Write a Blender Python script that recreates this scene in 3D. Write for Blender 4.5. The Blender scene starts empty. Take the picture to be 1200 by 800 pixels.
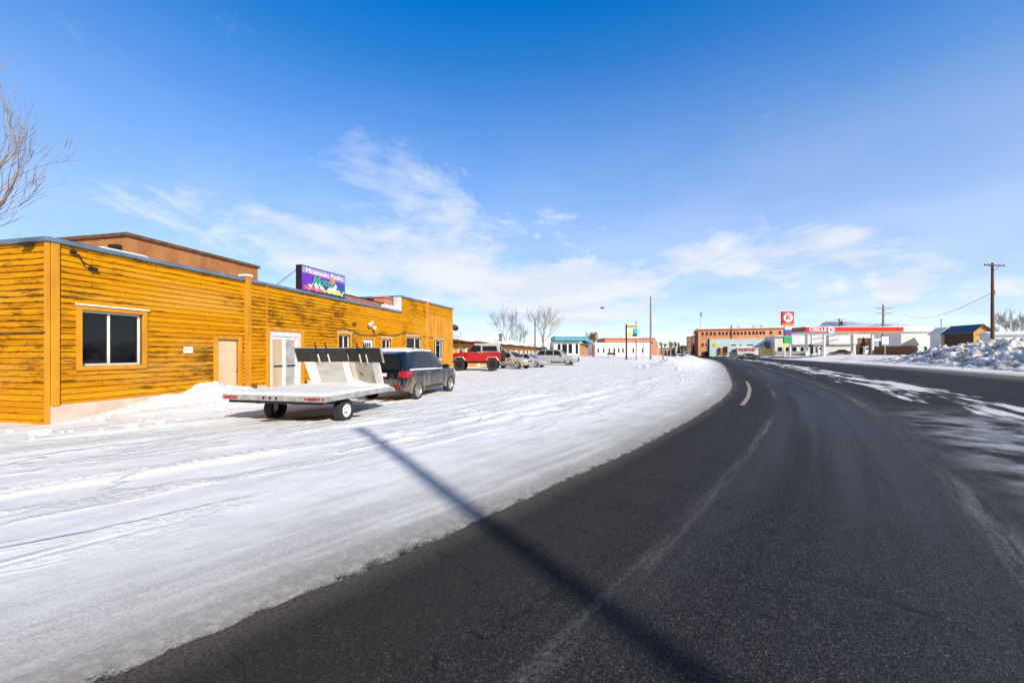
import bpy, bmesh, math, random
import numpy as np
from mathutils import Vector, Matrix
R = math.radians
random.seed(7)
sc = bpy.context.scene
col = sc.collection

# ------------------------------------------------------------------ camera, sky, sun, exposure
CAM_H = 1.6
FPX, CX, HY = 467.0, 600.0, 413.0
cam_d = bpy.data.cameras.new('camera')
cam = bpy.data.objects.new('camera', cam_d); col.objects.link(cam)
cam.location = (0, 0, CAM_H); cam.rotation_euler = (R(90), 0, 0)
cam_d.sensor_width = 36; cam_d.lens = FPX / 1200 * 36
cam_d.shift_y = 13 / 1200
cam_d.clip_start = 0.05; cam_d.clip_end = 20000
sc.camera = cam
SUN_EL, SUN_AZ = 29.5, math.degrees(math.atan2(.546, -.837))
sun_d = bpy.data.lights.new('sun', 'SUN'); sun = bpy.data.objects.new('sun', sun_d); col.objects.link(sun)
sun_d.energy = 5.0; sun_d.angle = R(0.5); sun_d.color = (1, .94, .85)
sv = Vector((math.sin(R(SUN_AZ)) * math.cos(R(SUN_EL)), math.cos(R(SUN_AZ)) * math.cos(R(SUN_EL)), math.sin(R(SUN_EL))))
sun.rotation_euler = sv.to_track_quat('Z', 'Y').to_euler(); sun.location = (15, -20, 30)
sc.view_settings.view_transform = 'Standard'; sc.view_settings.look = 'None'
sc.view_settings.exposure = 0.08; sc.view_settings.gamma = 1

def build_world():
    w = bpy.data.worlds.new('World'); sc.world = w; w.use_nodes = True
    nt = w.node_tree; N = nt.nodes; N.clear()
    def n(t, **k):
        o = N.new(t)
        for a, b in k.items(): setattr(o, a, b)
        return o
    L = nt.links.new
    out = n('ShaderNodeOutputWorld'); bg = n('ShaderNodeBackground'); bg.inputs[1].default_value = .15
    sky = n('ShaderNodeTexSky'); sky.sky_type = 'NISHITA'; sky.sun_disc = False
    sky.sun_elevation = R(SUN_EL); sky.sun_rotation = R(SUN_AZ); sky.altitude = 3100
    sky.air_density = 1.0; sky.dust_density = .3; sky.ozone_density = 1.6
    hs = n('ShaderNodeHueSaturation'); hs.inputs['Saturation'].default_value = 1.9; hs.inputs['Value'].default_value = 2.35; hs.inputs['Hue'].default_value = .508
    gm = n('ShaderNodeGamma'); gm.inputs[1].default_value = .74; L(sky.outputs[0], gm.inputs[0]); L(gm.outputs[0], hs.inputs['Color'])
    tc = n('ShaderNodeTexCoord'); sp = n('ShaderNodeSeparateXYZ'); L(tc.outputs['Generated'], sp.inputs[0])
    def m(op, a, b=None, c=None, clamp=False):
        o = n('ShaderNodeMath', operation=op, use_clamp=clamp)
        for i, v in enumerate((a, b, c)):
            if v is None: continue
            if isinstance(v, (int, float)): o.inputs[i].default_value = v
            else: L(v, o.inputs[i])
        return o.outputs[0]
    def mr(v, a, b, c=0., d=1.):
        o = n('ShaderNodeMapRange', interpolation_type='SMOOTHSTEP')
        L(v, o.inputs[0])
        for i, q in enumerate((a, b, c, d)): o.inputs[i + 1].default_value = q
        return o.outputs[0]
    X, Y, Z = sp.outputs
    zz = m('MAXIMUM', Z, 0.0)
    den = m('ADD', zz, .13)
    cx_ = m('DIVIDE', X, den); cy_ = m('DIVIDE', Y, den)
    cb = n('ShaderNodeCombineXYZ'); L(cx_, cb.inputs[0]); L(cy_, cb.inputs[1])
    def noise(vec, scale, detail, rough, dist=0., off=(0, 0, 0), rot=0, sc3=(1, 1, 1)):
        mp = n('ShaderNodeMapping'); mp.inputs['Location'].default_value = off; mp.inputs['Rotation'].default_value[2] = rot
        mp.inputs['Scale'].default_value = sc3
        L(vec, mp.inputs[0])
        t = n('ShaderNodeTexNoise'); t.inputs['Scale'].default_value = scale; t.inputs['Detail'].default_value = detail
        t.inputs['Roughness'].default_value = rough; t.inputs['Distortion'].default_value = dist
        L(mp.outputs[0], t.inputs['Vector']); return t.outputs[0]
    puff = noise(cb.outputs[0], 1.5, 10, .62, .4, (3.1, 1.7, .4))
    wisp = noise(cb.outputs[0], 1.7, 10, .66, 1.1, (7.3, 2.2, 1.4), .5, (1.0, .42, 1))
    # where the cloud bank stands: azimuth t = X/Y, elevation e = Z/hyp
    t = m('DIVIDE', X, m('MAXIMUM', Y, .05)); e = m('DIVIDE', Z, m('MAXIMUM', Y, .05))
    def blob(t0, tw, e0, ew, amp):
        a = m('DIVIDE', m('SUBTRACT', t, t0), tw); b = m('DIVIDE', m('SUBTRACT', e, e0), ew)
        r = m('ADD', m('MULTIPLY', a, a), m('MULTIPLY', b, b))
        return m('MULTIPLY', m('POWER', 2.718, m('MULTIPLY', r, -1.0)), amp)
    bias = blob(-.34, .30, .24, .10, .17)
    for q in ((-.45, .10, .50, .05, .15), (-.58, .16, .39, .05, .14), (-.24, .10, .43, .05, .13), (-.13, .12, .34, .06, .15), (-.86, .30, .33, .06, .15), (-1.15, .25, .38, .06, .12),
              (.04, .12, .16, .06, .21), (.19, .14, .11, .05, .20), (-.2, .3, .13, .08, .20), (-.7, .4, .22, .08, .12), (.69, .13, .34, .05, .22), (.57, .12, .25, .05, .19), (.80, .14, .27, .05, .19),
              (.13, .09, .32, .04, .16), (.96, .18, .16, .05, .21), (1.22, .25, .18, .07, .22), (1.1, .3, .33, .07, .12), (.36, .15, .20, .05, .16), (.72, .14, .76, .05, .10), (.60, .10, .55, .04, .09), (-1.15, .25, .78, .10, .10), (-.72, .05, .75, .06, .08), (.35, .6, .04, .06, .10)):
        bias = m('ADD', bias, blob(q[0], q[1] * 1.6, q[2], q[3] * 1.6, q[4] * .74))
    ce = n('ShaderNodeCombineXYZ'); L(t, ce.inputs[0]); L(m('MULTIPLY', e, 2.0), ce.inputs[1])
    low = noise(ce.outputs[0], 5.5, 10, .62, .25, (2.3, .6, 3.3))
    lw = mr(e, .34, .12, 0., .75)
    hi_ = m('ADD', m('MULTIPLY', puff, .55), m('MULTIPLY', wisp, .45))
    mixn = m('ADD', m('MULTIPLY', hi_, m('SUBTRACT', 1.0, lw)), m('MULTIPLY', low, lw))
    dens = m('ADD', mixn, bias)
    cl = mr(dens, .53, .86, 0., .95)
    hz = mr(zz, 0., .68, .70, 0.)
    cl2 = m('MAXIMUM', cl, hz)
    shade = noise(cb.outputs[0], 1.6, 6, .5, .1, (5, 1, 0))
    shv = mr(shade, .35, .7, .82, 1.04)
    cc = n('ShaderNodeMix', data_type='RGBA'); cc.inputs[6].default_value = (4.9, 5.3, 5.85, 1); cc.inputs[7].default_value = (5.7, 5.85, 6.05, 1)
    L(mr(shade, .38, .62), cc.inputs[0])
    mx = n('ShaderNodeMix', data_type='RGBA'); L(cl2, mx.inputs[0]); L(hs.outputs[0], mx.inputs[6]); L(cc.outputs[2], mx.inputs[7])
    # unseen sky behind the viewer: pale veil added to weaken the blue ambient light
    vs_ = n('ShaderNodeMix', data_type='RGBA'); L(mr(Y, -.35, .55), vs_.inputs[0]); vs_.inputs[6].default_value = (1.25, 1.28, 1.35, 1); L(mx.outputs[2], vs_.inputs[7])
    L(vs_.outputs[2], bg.inputs[0]); L(bg.outputs[0], out.inputs[0])
build_world()

# ------------------------------------------------------------------ tagging, mesh builder
def tag(o, label=None, cat=None, group=None, kind=None):
    if label: o['label'] = label
    if cat: o['category'] = cat
    if group: o['group'] = group
    if kind: o['kind'] = kind
    return o
def empty(name, loc=(0, 0, 0), rz=0):
    o = bpy.data.objects.new(name, None); col.objects.link(o); o.empty_display_size = .2
    o.location = loc; o.rotation_euler = (0, 0, rz); return o
def copy_tree(o, parent=None):
    c = o.copy(); col.objects.link(c)
    if parent: c.parent = parent; c.matrix_parent_inverse = o.matrix_parent_inverse.copy()
    for ch in list(o.children): copy_tree(ch, c)
    return c

class MB:
    def __init__(s): s.v = []; s.f = []; s.uv = {}; s.mi = []; s.m = 0
    def add(s, vs, fs):
        b = len(s.v); s.v += [tuple(q) for q in vs]
        for f in fs: s.f.append(tuple(b + i for i in f)); s.mi.append(s.m)
        return s
    def box(s, x0, x1, y0, y1, z0, z1, rz=0, c=None):
        vs = [(x, y, z) for z in (z0, z1) for y in (y0, y1) for x in (x0, x1)]
        if rz:
            cx, cy = c if c else ((x0 + x1) / 2, (y0 + y1) / 2)
            ca, sa = math.cos(rz), math.sin(rz)
            vs = [(cx + (x - cx) * ca - (y - cy) * sa, cy + (x - cx) * sa + (y - cy) * ca, z) for x, y, z in vs]
        return s.add(vs, [(0, 2, 3, 1), (4, 5, 7, 6), (0, 1, 5, 4), (2, 6, 7, 3), (0, 4, 6, 2), (1, 3, 7, 5)])
    def quad(s, a, b, c, d): return s.add([a, b, c, d], [(0, 1, 2, 3)])
    def prism(s, poly, a0, a1, axis='y'):
        # poly: 2D outline, extruded along an axis ('y': poly is (x,z); 'x': (y,z); 'z': (x,y))
        n = len(poly)
        def P(p, a):
            return (p[0], a, p[1]) if axis == 'y' else (a, p[0], p[1]) if axis == 'x' else (p[0], p[1], a)
        vs = [P(p, a0) for p in poly] + [P(p, a1) for p in poly]
        fs = [tuple(range(n)), tuple(range(2 * n - 1, n - 1, -1))]
        for i in range(n):
            j = (i + 1) % n; fs.append((i, i + n, j + n, j))
        return s.add(vs, fs)
    def tube(s, p0, p1, r0, r1=None, n=8, caps=True):
        r1 = r0 if r1 is None else r1
        p0, p1 = Vector(p0), Vector(p1); d = (p1 - p0)
        if d.length < 1e-6: return s
        d.normalize(); u = d.orthogonal().normalized(); w = d.cross(u)
        vs = []
        for p, r in ((p0, r0), (p1, r1)):
            for i in range(n):
                a = 2 * math.pi * i / n; vs.append(p + u * math.cos(a) * r + w * math.sin(a) * r)
        fs = [(i, (i + 1) % n, n + (i + 1) % n, n + i) for i in range(n)]
        if caps: fs += [tuple(range(n - 1, -1, -1)), tuple(range(n, 2 * n))]
        return s.add(vs, fs)
    def path(s, pts, r, n=6):
        for a, b in zip(pts, pts[1:]): s.tube(a, b, r, r, n)
        return s
    def lathe(s, prof, n=24, axis='y', c=(0, 0, 0)):
        # prof: (radius, along) pairs
        vs = []; k = len(prof)
        for i in range(n):
            a = 2 * math.pi * i / n; ca, sa = math.cos(a), math.sin(a)
            for r, h in prof:
                vs.append((c[0] + r * ca, c[1] + h, c[2] + r * sa) if axis == 'y' else (c[0] + r * ca, c[1] + r * sa, c[2] + h))
        fs = []
        for i in range(n):
            j = (i + 1) % n
            for q in range(k - 1): fs.append((i * k + q, i * k + q + 1, j * k + q + 1, j * k + q))
        return s.add(vs, fs)
    def ball(s, c, r, sz=1., n=10, m=7):
        prof = [(max(1e-4, r * math.sin(math.pi * i / m)), -r * sz * math.cos(math.pi * i / m)) for i in range(m + 1)]
        return s.lathe(prof, n, 'z', c)
    def build(s, name, mat=None, parent=None, smooth=None, bevel=0, fixn=True):
        me = bpy.data.meshes.new(name); me.from_pydata(s.v, [], s.f)
        if fixn:
            bm = bmesh.new(); bm.from_mesh(me); bmesh.ops.recalc_face_normals(bm, faces=bm.faces); bm.to_mesh(me); bm.free()
        ms = mat if isinstance(mat, (list, tuple)) else [mat]
        for q in ms:
            if q: me.materials.append(q)
        if len(ms) > 1: me.polygons.foreach_set('material_index', s.mi)
        if smooth:
            me.polygons.foreach_set('use_smooth', [True] * len(me.polygons)); me.set_sharp_from_angle(angle=R(smooth))
        o = bpy.data.objects.new(name, me); col.objects.link(o)
        if parent: o.parent = parent
        if bevel:
            b = o.modifiers.new('bevel', 'BEVEL'); b.width = bevel; b.segments = 2; b.limit_method = 'ANGLE'; b.angle_limit = R(40)
        return o

# ------------------------------------------------------------------ materials
def _nt(name):
    m = bpy.data.materials.new(name); m.use_nodes = True
    nt = m.node_tree; return m, nt, nt.nodes['Principled BSDF']
class G:
    """small node-graph helper"""
    def __init__(s, nt): s.nt = nt; s.L = nt.links.new
    def n(s, t, **k):
        o = s.nt.nodes.new(t)
        for a, b in k.items(): setattr(o, a, b)
        return o
    def put(s, sock, v):
        if isinstance(v, (int, float)): sock.default_value = v
        elif isinstance(v, (tuple, list)): sock.default_value = tuple(v) + (1,) if len(v) == 3 and sock.type == 'RGBA' else tuple(v)
        else: s.L(v, sock)
    def m(s, op, a, b=None, clamp=False):
        o = s.n('ShaderNodeMath', operation=op, use_clamp=clamp); s.put(o.inputs[0], a)
        if b is not None: s.put(o.inputs[1], b)
        return o.outputs[0]
    def mr(s, v, a, b, c=0., d=1.):
        o = s.n('ShaderNodeMapRange', interpolation_type='SMOOTHSTEP'); s.L(v, o.inputs[0])
        for i, q in enumerate((a, b, c, d)): s.put(o.inputs[i + 1], q)
        return o.outputs[0]
    def mix(s, f, a, b):
        o = s.n('ShaderNodeMix', data_type='RGBA'); s.put(o.inputs[0], f); s.put(o.inputs[6], a); s.put(o.inputs[7], b); return o.outputs[2]
    def coord(s, kind='Object'): return s.n('ShaderNodeTexCoord').outputs[kind]
    def noise(s, vec, scale, detail=4, rough=.55, sc3=(1, 1, 1), loc=(0, 0, 0), dist=0.):
        mp = s.n('ShaderNodeMapping'); mp.inputs['Scale'].default_value = sc3; mp.inputs['Location'].default_value = loc
        s.L(vec, mp.inputs[0])
        t = s.n('ShaderNodeTexNoise'); t.inputs['Scale'].default_value = scale; t.inputs['Detail'].default_value = detail
        t.inputs['Roughness'].default_value = rough; t.inputs['Distortion'].default_value = dist
        s.L(mp.outputs[0], t.inputs[0]); return t.outputs[0]
    def bump(s, h, strength, dist, bsdf):
        b = s.n('ShaderNodeBump'); b.inputs['Strength'].default_value = strength; b.inputs['Distance'].default_value = dist
        s.L(h, b.inputs['Height']); s.L(b.outputs[0], bsdf.inputs['Normal'])
def mat(name, c, rough=.7, metal=0., c2=None, scale=3., lo=.4, hi=.65, bump=0., sc3=(1, 1, 1), coat=0., detail=5, spec=None):
    m, nt, b = _nt(name); g = G(nt); v = g.coord('Object')
    c2 = c2 or tuple(q * .72 for q in c)
    nz = g.noise(v, scale, detail, .6, sc3)
    g.L(g.mix(g.mr(nz, lo, hi), c, c2), b.inputs['Base Color'])
    b.inputs['Metallic'].default_value = metal
    g.L(g.mr(g.noise(v, scale * 2.3, 3), .3, .7, max(.03, rough - .08), min(1, rough + .1)), b.inputs['Roughness'])
    if coat: b.inputs['Coat Weight'].default_value = coat; b.inputs['Coat Roughness'].default_value = .05
    if spec is not None: b.inputs['Specular IOR Level'].default_value = spec
    if bump: g.bump(g.noise(v, scale * 6, 5), .5, bump, b)
    return m
def glass_mat(name, tint=(.5, .55, .6), through=.55, dark=(.012, .014, .018)):
    m, nt, b = _nt(name); g = G(nt)
    b.inputs['Base Color'].default_value = dark + (1,); b.inputs['Roughness'].default_value = .04; b.inputs['Specular IOR Level'].default_value = .8
    nz = g.noise(g.coord('Object'), 1.3, 3); g.bump(nz, .15, .02, b)
    if through > 0:
        t = g.n('ShaderNodeBsdfTransparent'); t.inputs[0].default_value = tint + (1,)
        mx = g.n('ShaderNodeMixShader'); mx.inputs[0].default_value = through
        out = nt.nodes['Material Output']; g.L(b.outputs[0], mx.inputs[1]); g.L(t.outputs[0], mx.inputs[2]); g.L(mx.outputs[0], out.inputs[0])
    return m
M = {}
M['white_paint'] = mat('white_paint', (.78, .77, .74), .5, c2=(.66, .64, .60), scale=2)
M['white_metal'] = mat('white_metal', (.76, .77, .78), .35, c2=(.6, .6, .6), scale=4)
M['cream'] = mat('cream_door', (.72, .55, .36), .55, c2=(.64, .47, .30), scale=1.2)
M['tan_trim'] = mat('golden_trim', (.67, .305, .010), .7, c2=(.54, .215, .009), scale=2.5, sc3=(1, 1, .3), bump=.002)
M['dark_wood'] = mat('dark_wood', (.10, .055, .03), .85, c2=(.05, .03, .02), scale=6, sc3=(.2, .2, 3))
M['pole_wood'] = mat('pole_wood', (.15, .085, .05), .85, c2=(.08, .045, .03), scale=8, sc3=(4, 4, .3), bump=.004)
M['pole_grey'] = mat('pole_grey', (.32, .27, .22), .85, c2=(.2, .16, .12), scale=8, sc3=(4, 4, .3), bump=.004)
M['black'] = mat('black_plastic', (.018, .018, .02), .5, scale=5)
M['black_metal'] = mat('black_metal', (.025, .025, .03), .4, .3, scale=5)
M['rubber'] = mat('rubber', (.022, .022, .023), .85, c2=(.07, .062, .055), scale=5, lo=.5, hi=.75)
M['alu'] = mat('aluminium', (.62, .60, .56), .4, .6, c2=(.45, .42, .37), scale=5)
M['alu_bright'] = mat('bright_trim', (.80, .80, .80), .4, .1, c2=(.7, .7, .7))
M['rim'] = mat('alloy_rim', (.66, .66, .67), .3, .75, c2=(.4, .38, .36), scale=7)
M['galv'] = mat('galvanised', (.45, .46, .48), .45, .7, c2=(.32, .32, .33), scale=6)
M['flash_blue'] = mat('roof_flashing', (.20, .29, .38), .4, .35, c2=(.13, .19, .26), scale=1.4, sc3=(1, 1, 3))
M['red_lens'] = mat('red_lens', (.45, .012, .018), .12, c2=(.3, .008, .012), scale=3, coat=.6)
M['clear_lens'] = mat('clear_lens', (.75, .76, .78), .1, .2, c2=(.5, .5, .52), scale=6, coat=.6)
M['chrome'] = mat('chrome', (.75, .75, .76), .12, .95, c2=(.6, .6, .6))
M['glass'] = glass_mat('window_glass')
M['glass_dark'] = glass_mat('dark_glass', through=0)
M['car_glass'] = glass_mat('car_glass', through=.18)
M['purple_cloth'] = mat('purple_curtain', (.10, .02, .12), .9, sc3=(6, 6, .4), scale=6)
M['room_dark'] = mat('room_wall', (.22, .21, .20), .9)
M['warm_reflection'] = mat('warm_reflection', (.58, .43, .26), .85, c2=(.46, .36, .24), scale=1.5, sc3=(1, 1, .4))  # tan pane colour imitating a warm reflection in the door glass
M['curtain'] = mat('pale_curtain', (.55, .53, .48), .9, c2=(.4, .38, .34), sc3=(8, 8, .3), scale=5)
M['brick_red'] = mat('red_brick', (.34, .10, .07), .85, c2=(.5, .22, .16), scale=9, lo=.45, hi=.55, bump=.004)
M['peach'] = mat('peach_brick', (.62, .24, .14), .85, c2=(.48, .17, .10), scale=7, bump=.004)
M['tan_block'] = mat('tan_block', (.44, .185, .06), .85, c2=(.30, .115, .038), scale=1.6, sc3=(1, 1, .5), bump=.003)
M['found'] = mat('pink_foundation', (.70, .54, .45), .85, c2=(.55, .42, .34), scale=1.8, bump=.003)
M['brown_eave'] = mat('brown_eave', (.17, .075, .035), .8, c2=(.10, .045, .02), scale=3)
M['bark'] = mat('pale_bark', (.40, .33, .28), .85, c2=(.20, .15, .11), scale=9, sc3=(3, 3, .5))
M['bark_far'] = mat('grey_bark', (.42, .36, .32), .9, c2=(.30, .25, .22), scale=2)
M['twig_orange'] = mat('willow_twig', (.42, .22, .10), .9, c2=(.28, .13, .06), scale=2)
M['needle'] = mat('conifer_green', (.03, .05, .03), .9, c2=(.05, .07, .04), scale=3)
M['teal_fascia'] = mat('teal_fascia', (.10, .36, .47), .5, c2=(.08, .30, .40), scale=1)
M['stone_tan'] = mat('tan_stone', (.48, .25, .11), .85, c2=(.32, .17, .08), scale=4, bump=.01)
M['sign_red'] = mat('sign_red', (.62, .02, .02), .35, c2=(.52, .015, .018), scale=1)
M['sign_orange'] = mat('sign_orange', (.80, .25, .02), .4, scale=1, c2=(.72, .2, .02))
M['sign_white'] = mat('sign_white', (.85, .85, .85), .4, c2=(.78, .78, .78), scale=1)
M['sign_blue'] = mat('sign_blue', (.03, .10, .42), .4, scale=1)
M['sign_green'] = mat('sign_green', (.01, .38, .12), .4, scale=1, c2=(.01, .32, .10))
M['sign_yellow'] = mat('sign_yellow', (.85, .66, .03), .4, scale=1, c2=(.8, .58, .03))
M['sign_purple'] = mat('sign_purple', (.20, .03, .55), .4, c2=(.13, .03, .42), scale=1.5)
M['sign_teal'] = mat('sign_teal', (.02, .50, .55), .4, scale=1)
M['sign_pink'] = mat('sign_pink', (.62, .05, .14), .5, c2=(.75, .22, .30), scale=16)
M['sign_lilac'] = mat('sign_lilac', (.40, .30, .68), .5, c2=(.30, .2, .6), scale=2)
M['letter_green'] = mat('letter_green', (.05, .48, .25), .45, scale=3, c2=(.04, .38, .2))
M['letter_yellow'] = mat('letter_yellow', (.85, .80, .10), .45, c2=(.75, .68, .05), scale=12)
M['pale_blue'] = mat('pale_blue_wall', (.62, .74, .80), .8, c2=(.55, .68, .76), scale=.4)
M['blue_roof'] = mat('blue_roof', (.25, .32, .48), .5, c2=(.2, .25, .4), scale=.5)
M['dark_blue_roof'] = mat('dark_blue_roof', (.06, .09, .16), .5, scale=.5)
M['orange_wall'] = mat('orange_wall', (.74, .34, .03), .7, c2=(.62, .26, .02), scale=1, sc3=(.3, .3, 4))
M['fence_wood'] = mat('fence_wood', (.26, .13, .06), .85, c2=(.17, .085, .04), scale=3, sc3=(4, 4, .3))
M['grey_stone'] = mat('grey_wall', (.42, .41, .40), .85, c2=(.32, .31, .30), scale=2)
M['asph_patch'] = mat('wet_ground', (.10, .055, .03), .6, c2=(.20, .14, .10), scale=3)
M['brown_box'] = mat('brown_mud', (.18, .11, .06), .9)

def snow_mat():
    m, nt, b = _nt('snow'); g = G(nt)
    uv = g.coord('UV'); ob = g.coord('Object')
    sp = g.n('ShaderNodeSeparateXYZ'); g.L(uv, sp.inputs[0]); d = sp.outputs[0]     # d metres from the road edge, s metres along it
    fine = g.noise(ob, 14, 8, .65)
    streak = g.noise(uv, 1.0, 7, .62, (2.6, .16, 1), (3, 1, 0))
    streak2 = g.noise(uv, 1.0, 6, .6, (7., .35, 1), (13, 5, 0))
    blot = g.noise(ob, 1.1, 7, .6)
    # grit: strong close to the carriageway (both sides), fading into the lot
    near = g.mr(g.m('ADD', d, g.m('MULTIPLY', g.m('SUBTRACT', blot, .5), 1.3)), -2.4, -.55, 0., 1.)
    grit = g.m('MULTIPLY', near, g.mr(g.m('ADD', g.m('MULTIPLY', streak, .6), g.m('MULTIPLY', streak2, .4)), .34, .52, .4, 1.))
    edge = g.mr(g.m('ADD', d, g.m('MULTIPLY', g.m('SUBTRACT', blot, .5), .5)), -.95, -.2, 0., .9)
    speck = g.mr(g.noise(ob, 120, 3, .7), .50, .66, .0, 1.)
    tr = g.mr(g.m('ADD', d, g.m('MULTIPLY', blot, .8)), -6.5, -2.2, 0., 1.)
    tracks = g.m('MULTIPLY', g.mr(streak2, .50, .66, 0., .38), tr)
    clean = g.mix(g.mr(blot, .35, .7), (.85, .855, .865), (.77, .78, .805))
    # crisp berms left by tyres: thin contour lines of a field stretched along the road
    def lines(sc3, loc, w):
        f = g.noise(uv, 1., 3, .45, sc3, loc); return g.mr(g.m('ABSOLUTE', g.m('SUBTRACT', f, .5)), w, w * .25, 0., 1.)
    lot = g.m('MULTIPLY', g.mr(d, -1.6, -3.2), g.mr(d, -22., -12.))
    brk = g.mr(g.m('ADD', g.m('MULTIPLY', g.noise(uv, 1., 5, .6, (.5, .22, 1), (8, 3, 0)), .7), g.m('MULTIPLY', fine, .3)), .42, .54)
    berm = g.m('MULTIPLY', g.m('MULTIPLY', g.m('MAXIMUM', lines((.55, .035, 1), (1, 2, 0), .016), lines((.85, .05, 1), (5, 6, 0), .018)), brk), lot)
    berm2 = g.m('MULTIPLY', g.m('MULTIPLY', lines((.5, .16, 1), (9, 1, 0), .007), brk), lot)
    berm = g.m('MAXIMUM', berm, berm2)
    trk = g.mix(berm, g.mix(tracks, clean, (.50, .505, .53)), (.90, .89, .88))
    gritc = g.mix(g.mr(g.noise(ob, 60, 4, .7), .4, .65), (.46, .435, .40), (.24, .222, .205))
    f1 = g.m('MULTIPLY', grit, g.m('ADD', g.m('MULTIPLY', speck, .30), .62))
    c1 = g.mix(f1, trk, gritc)
    f2 = g.m('MULTIPLY', edge, g.m('ADD', g.m('MULTIPLY', g.mr(fine, .35, .6), .45), .5))
    gritd = g.mix(speck, (.22, .195, .165), (.50, .445, .38))
    c2 = g.mix(f2, c1, gritd)
    bare = g.mr(g.m('ADD', g.m('ADD', d, g.m('MULTIPLY', g.m('SUBTRACT', g.noise(ob, 70, 3, .7), .5), .30)), g.m('MULTIPLY', g.m('SUBTRACT', g.noise(ob, 4, 6, .65), .5), .45)), -.30, -.18, 0., 1.)
    c3 = g.mix(bare, c2, g.mix(speck, (.024, .022, .021), (.066, .060, .054)))
    g.L(c3, b.inputs['Base Color'])
    b.inputs['Roughness'].default_value = .75; b.inputs['Specular IOR Level'].default_value = .25
    h = g.m('ADD', g.m('MULTIPLY', berm, g.m('ADD', 1.0, g.m('MULTIPLY', fine, 1.6))), g.m('ADD', g.m('MULTIPLY', fine, .35), g.m('ADD', g.m('MULTIPLY', g.m('MULTIPLY', streak2, near), .5), g.m('MULTIPLY', blot, .5))))
    g.bump(h, .55, .035, b)
    return m
M['snow'] = snow_mat()
def snow_clean_mat(name='fresh_snow', dirt=0.):
    m, nt, b = _nt(name); g = G(nt); ob = g.coord('Object')
    nz = g.noise(ob, 2.2, 8, .65); fine = g.noise(ob, 9, 8, .65)
    c = g.mix(g.mr(nz, .35, .7), (.87, .865, .86), (.80, .805, .82))
    if dirt:
        dn = g.noise(ob, .45, 8, .68, (1, 1, 1.6), (4, 2, 1)); c = g.mix(g.m('MULTIPLY', g.mr(dn, .46, .60), dirt), c, (.25, .20, .16))
    g.L(c, b.inputs['Base Color']); b.inputs['Roughness'].default_value = .75; b.inputs['Specular IOR Level'].default_value = .25
    g.bump(g.m('ADD', nz, g.m('MULTIPLY', fine, .5)), .6, .05 if not dirt else .25, b)
    return m
M['fresh_snow'] = snow_clean_mat(); M['dirty_snow'] = snow_clean_mat('ploughed_snow', .85)

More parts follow.
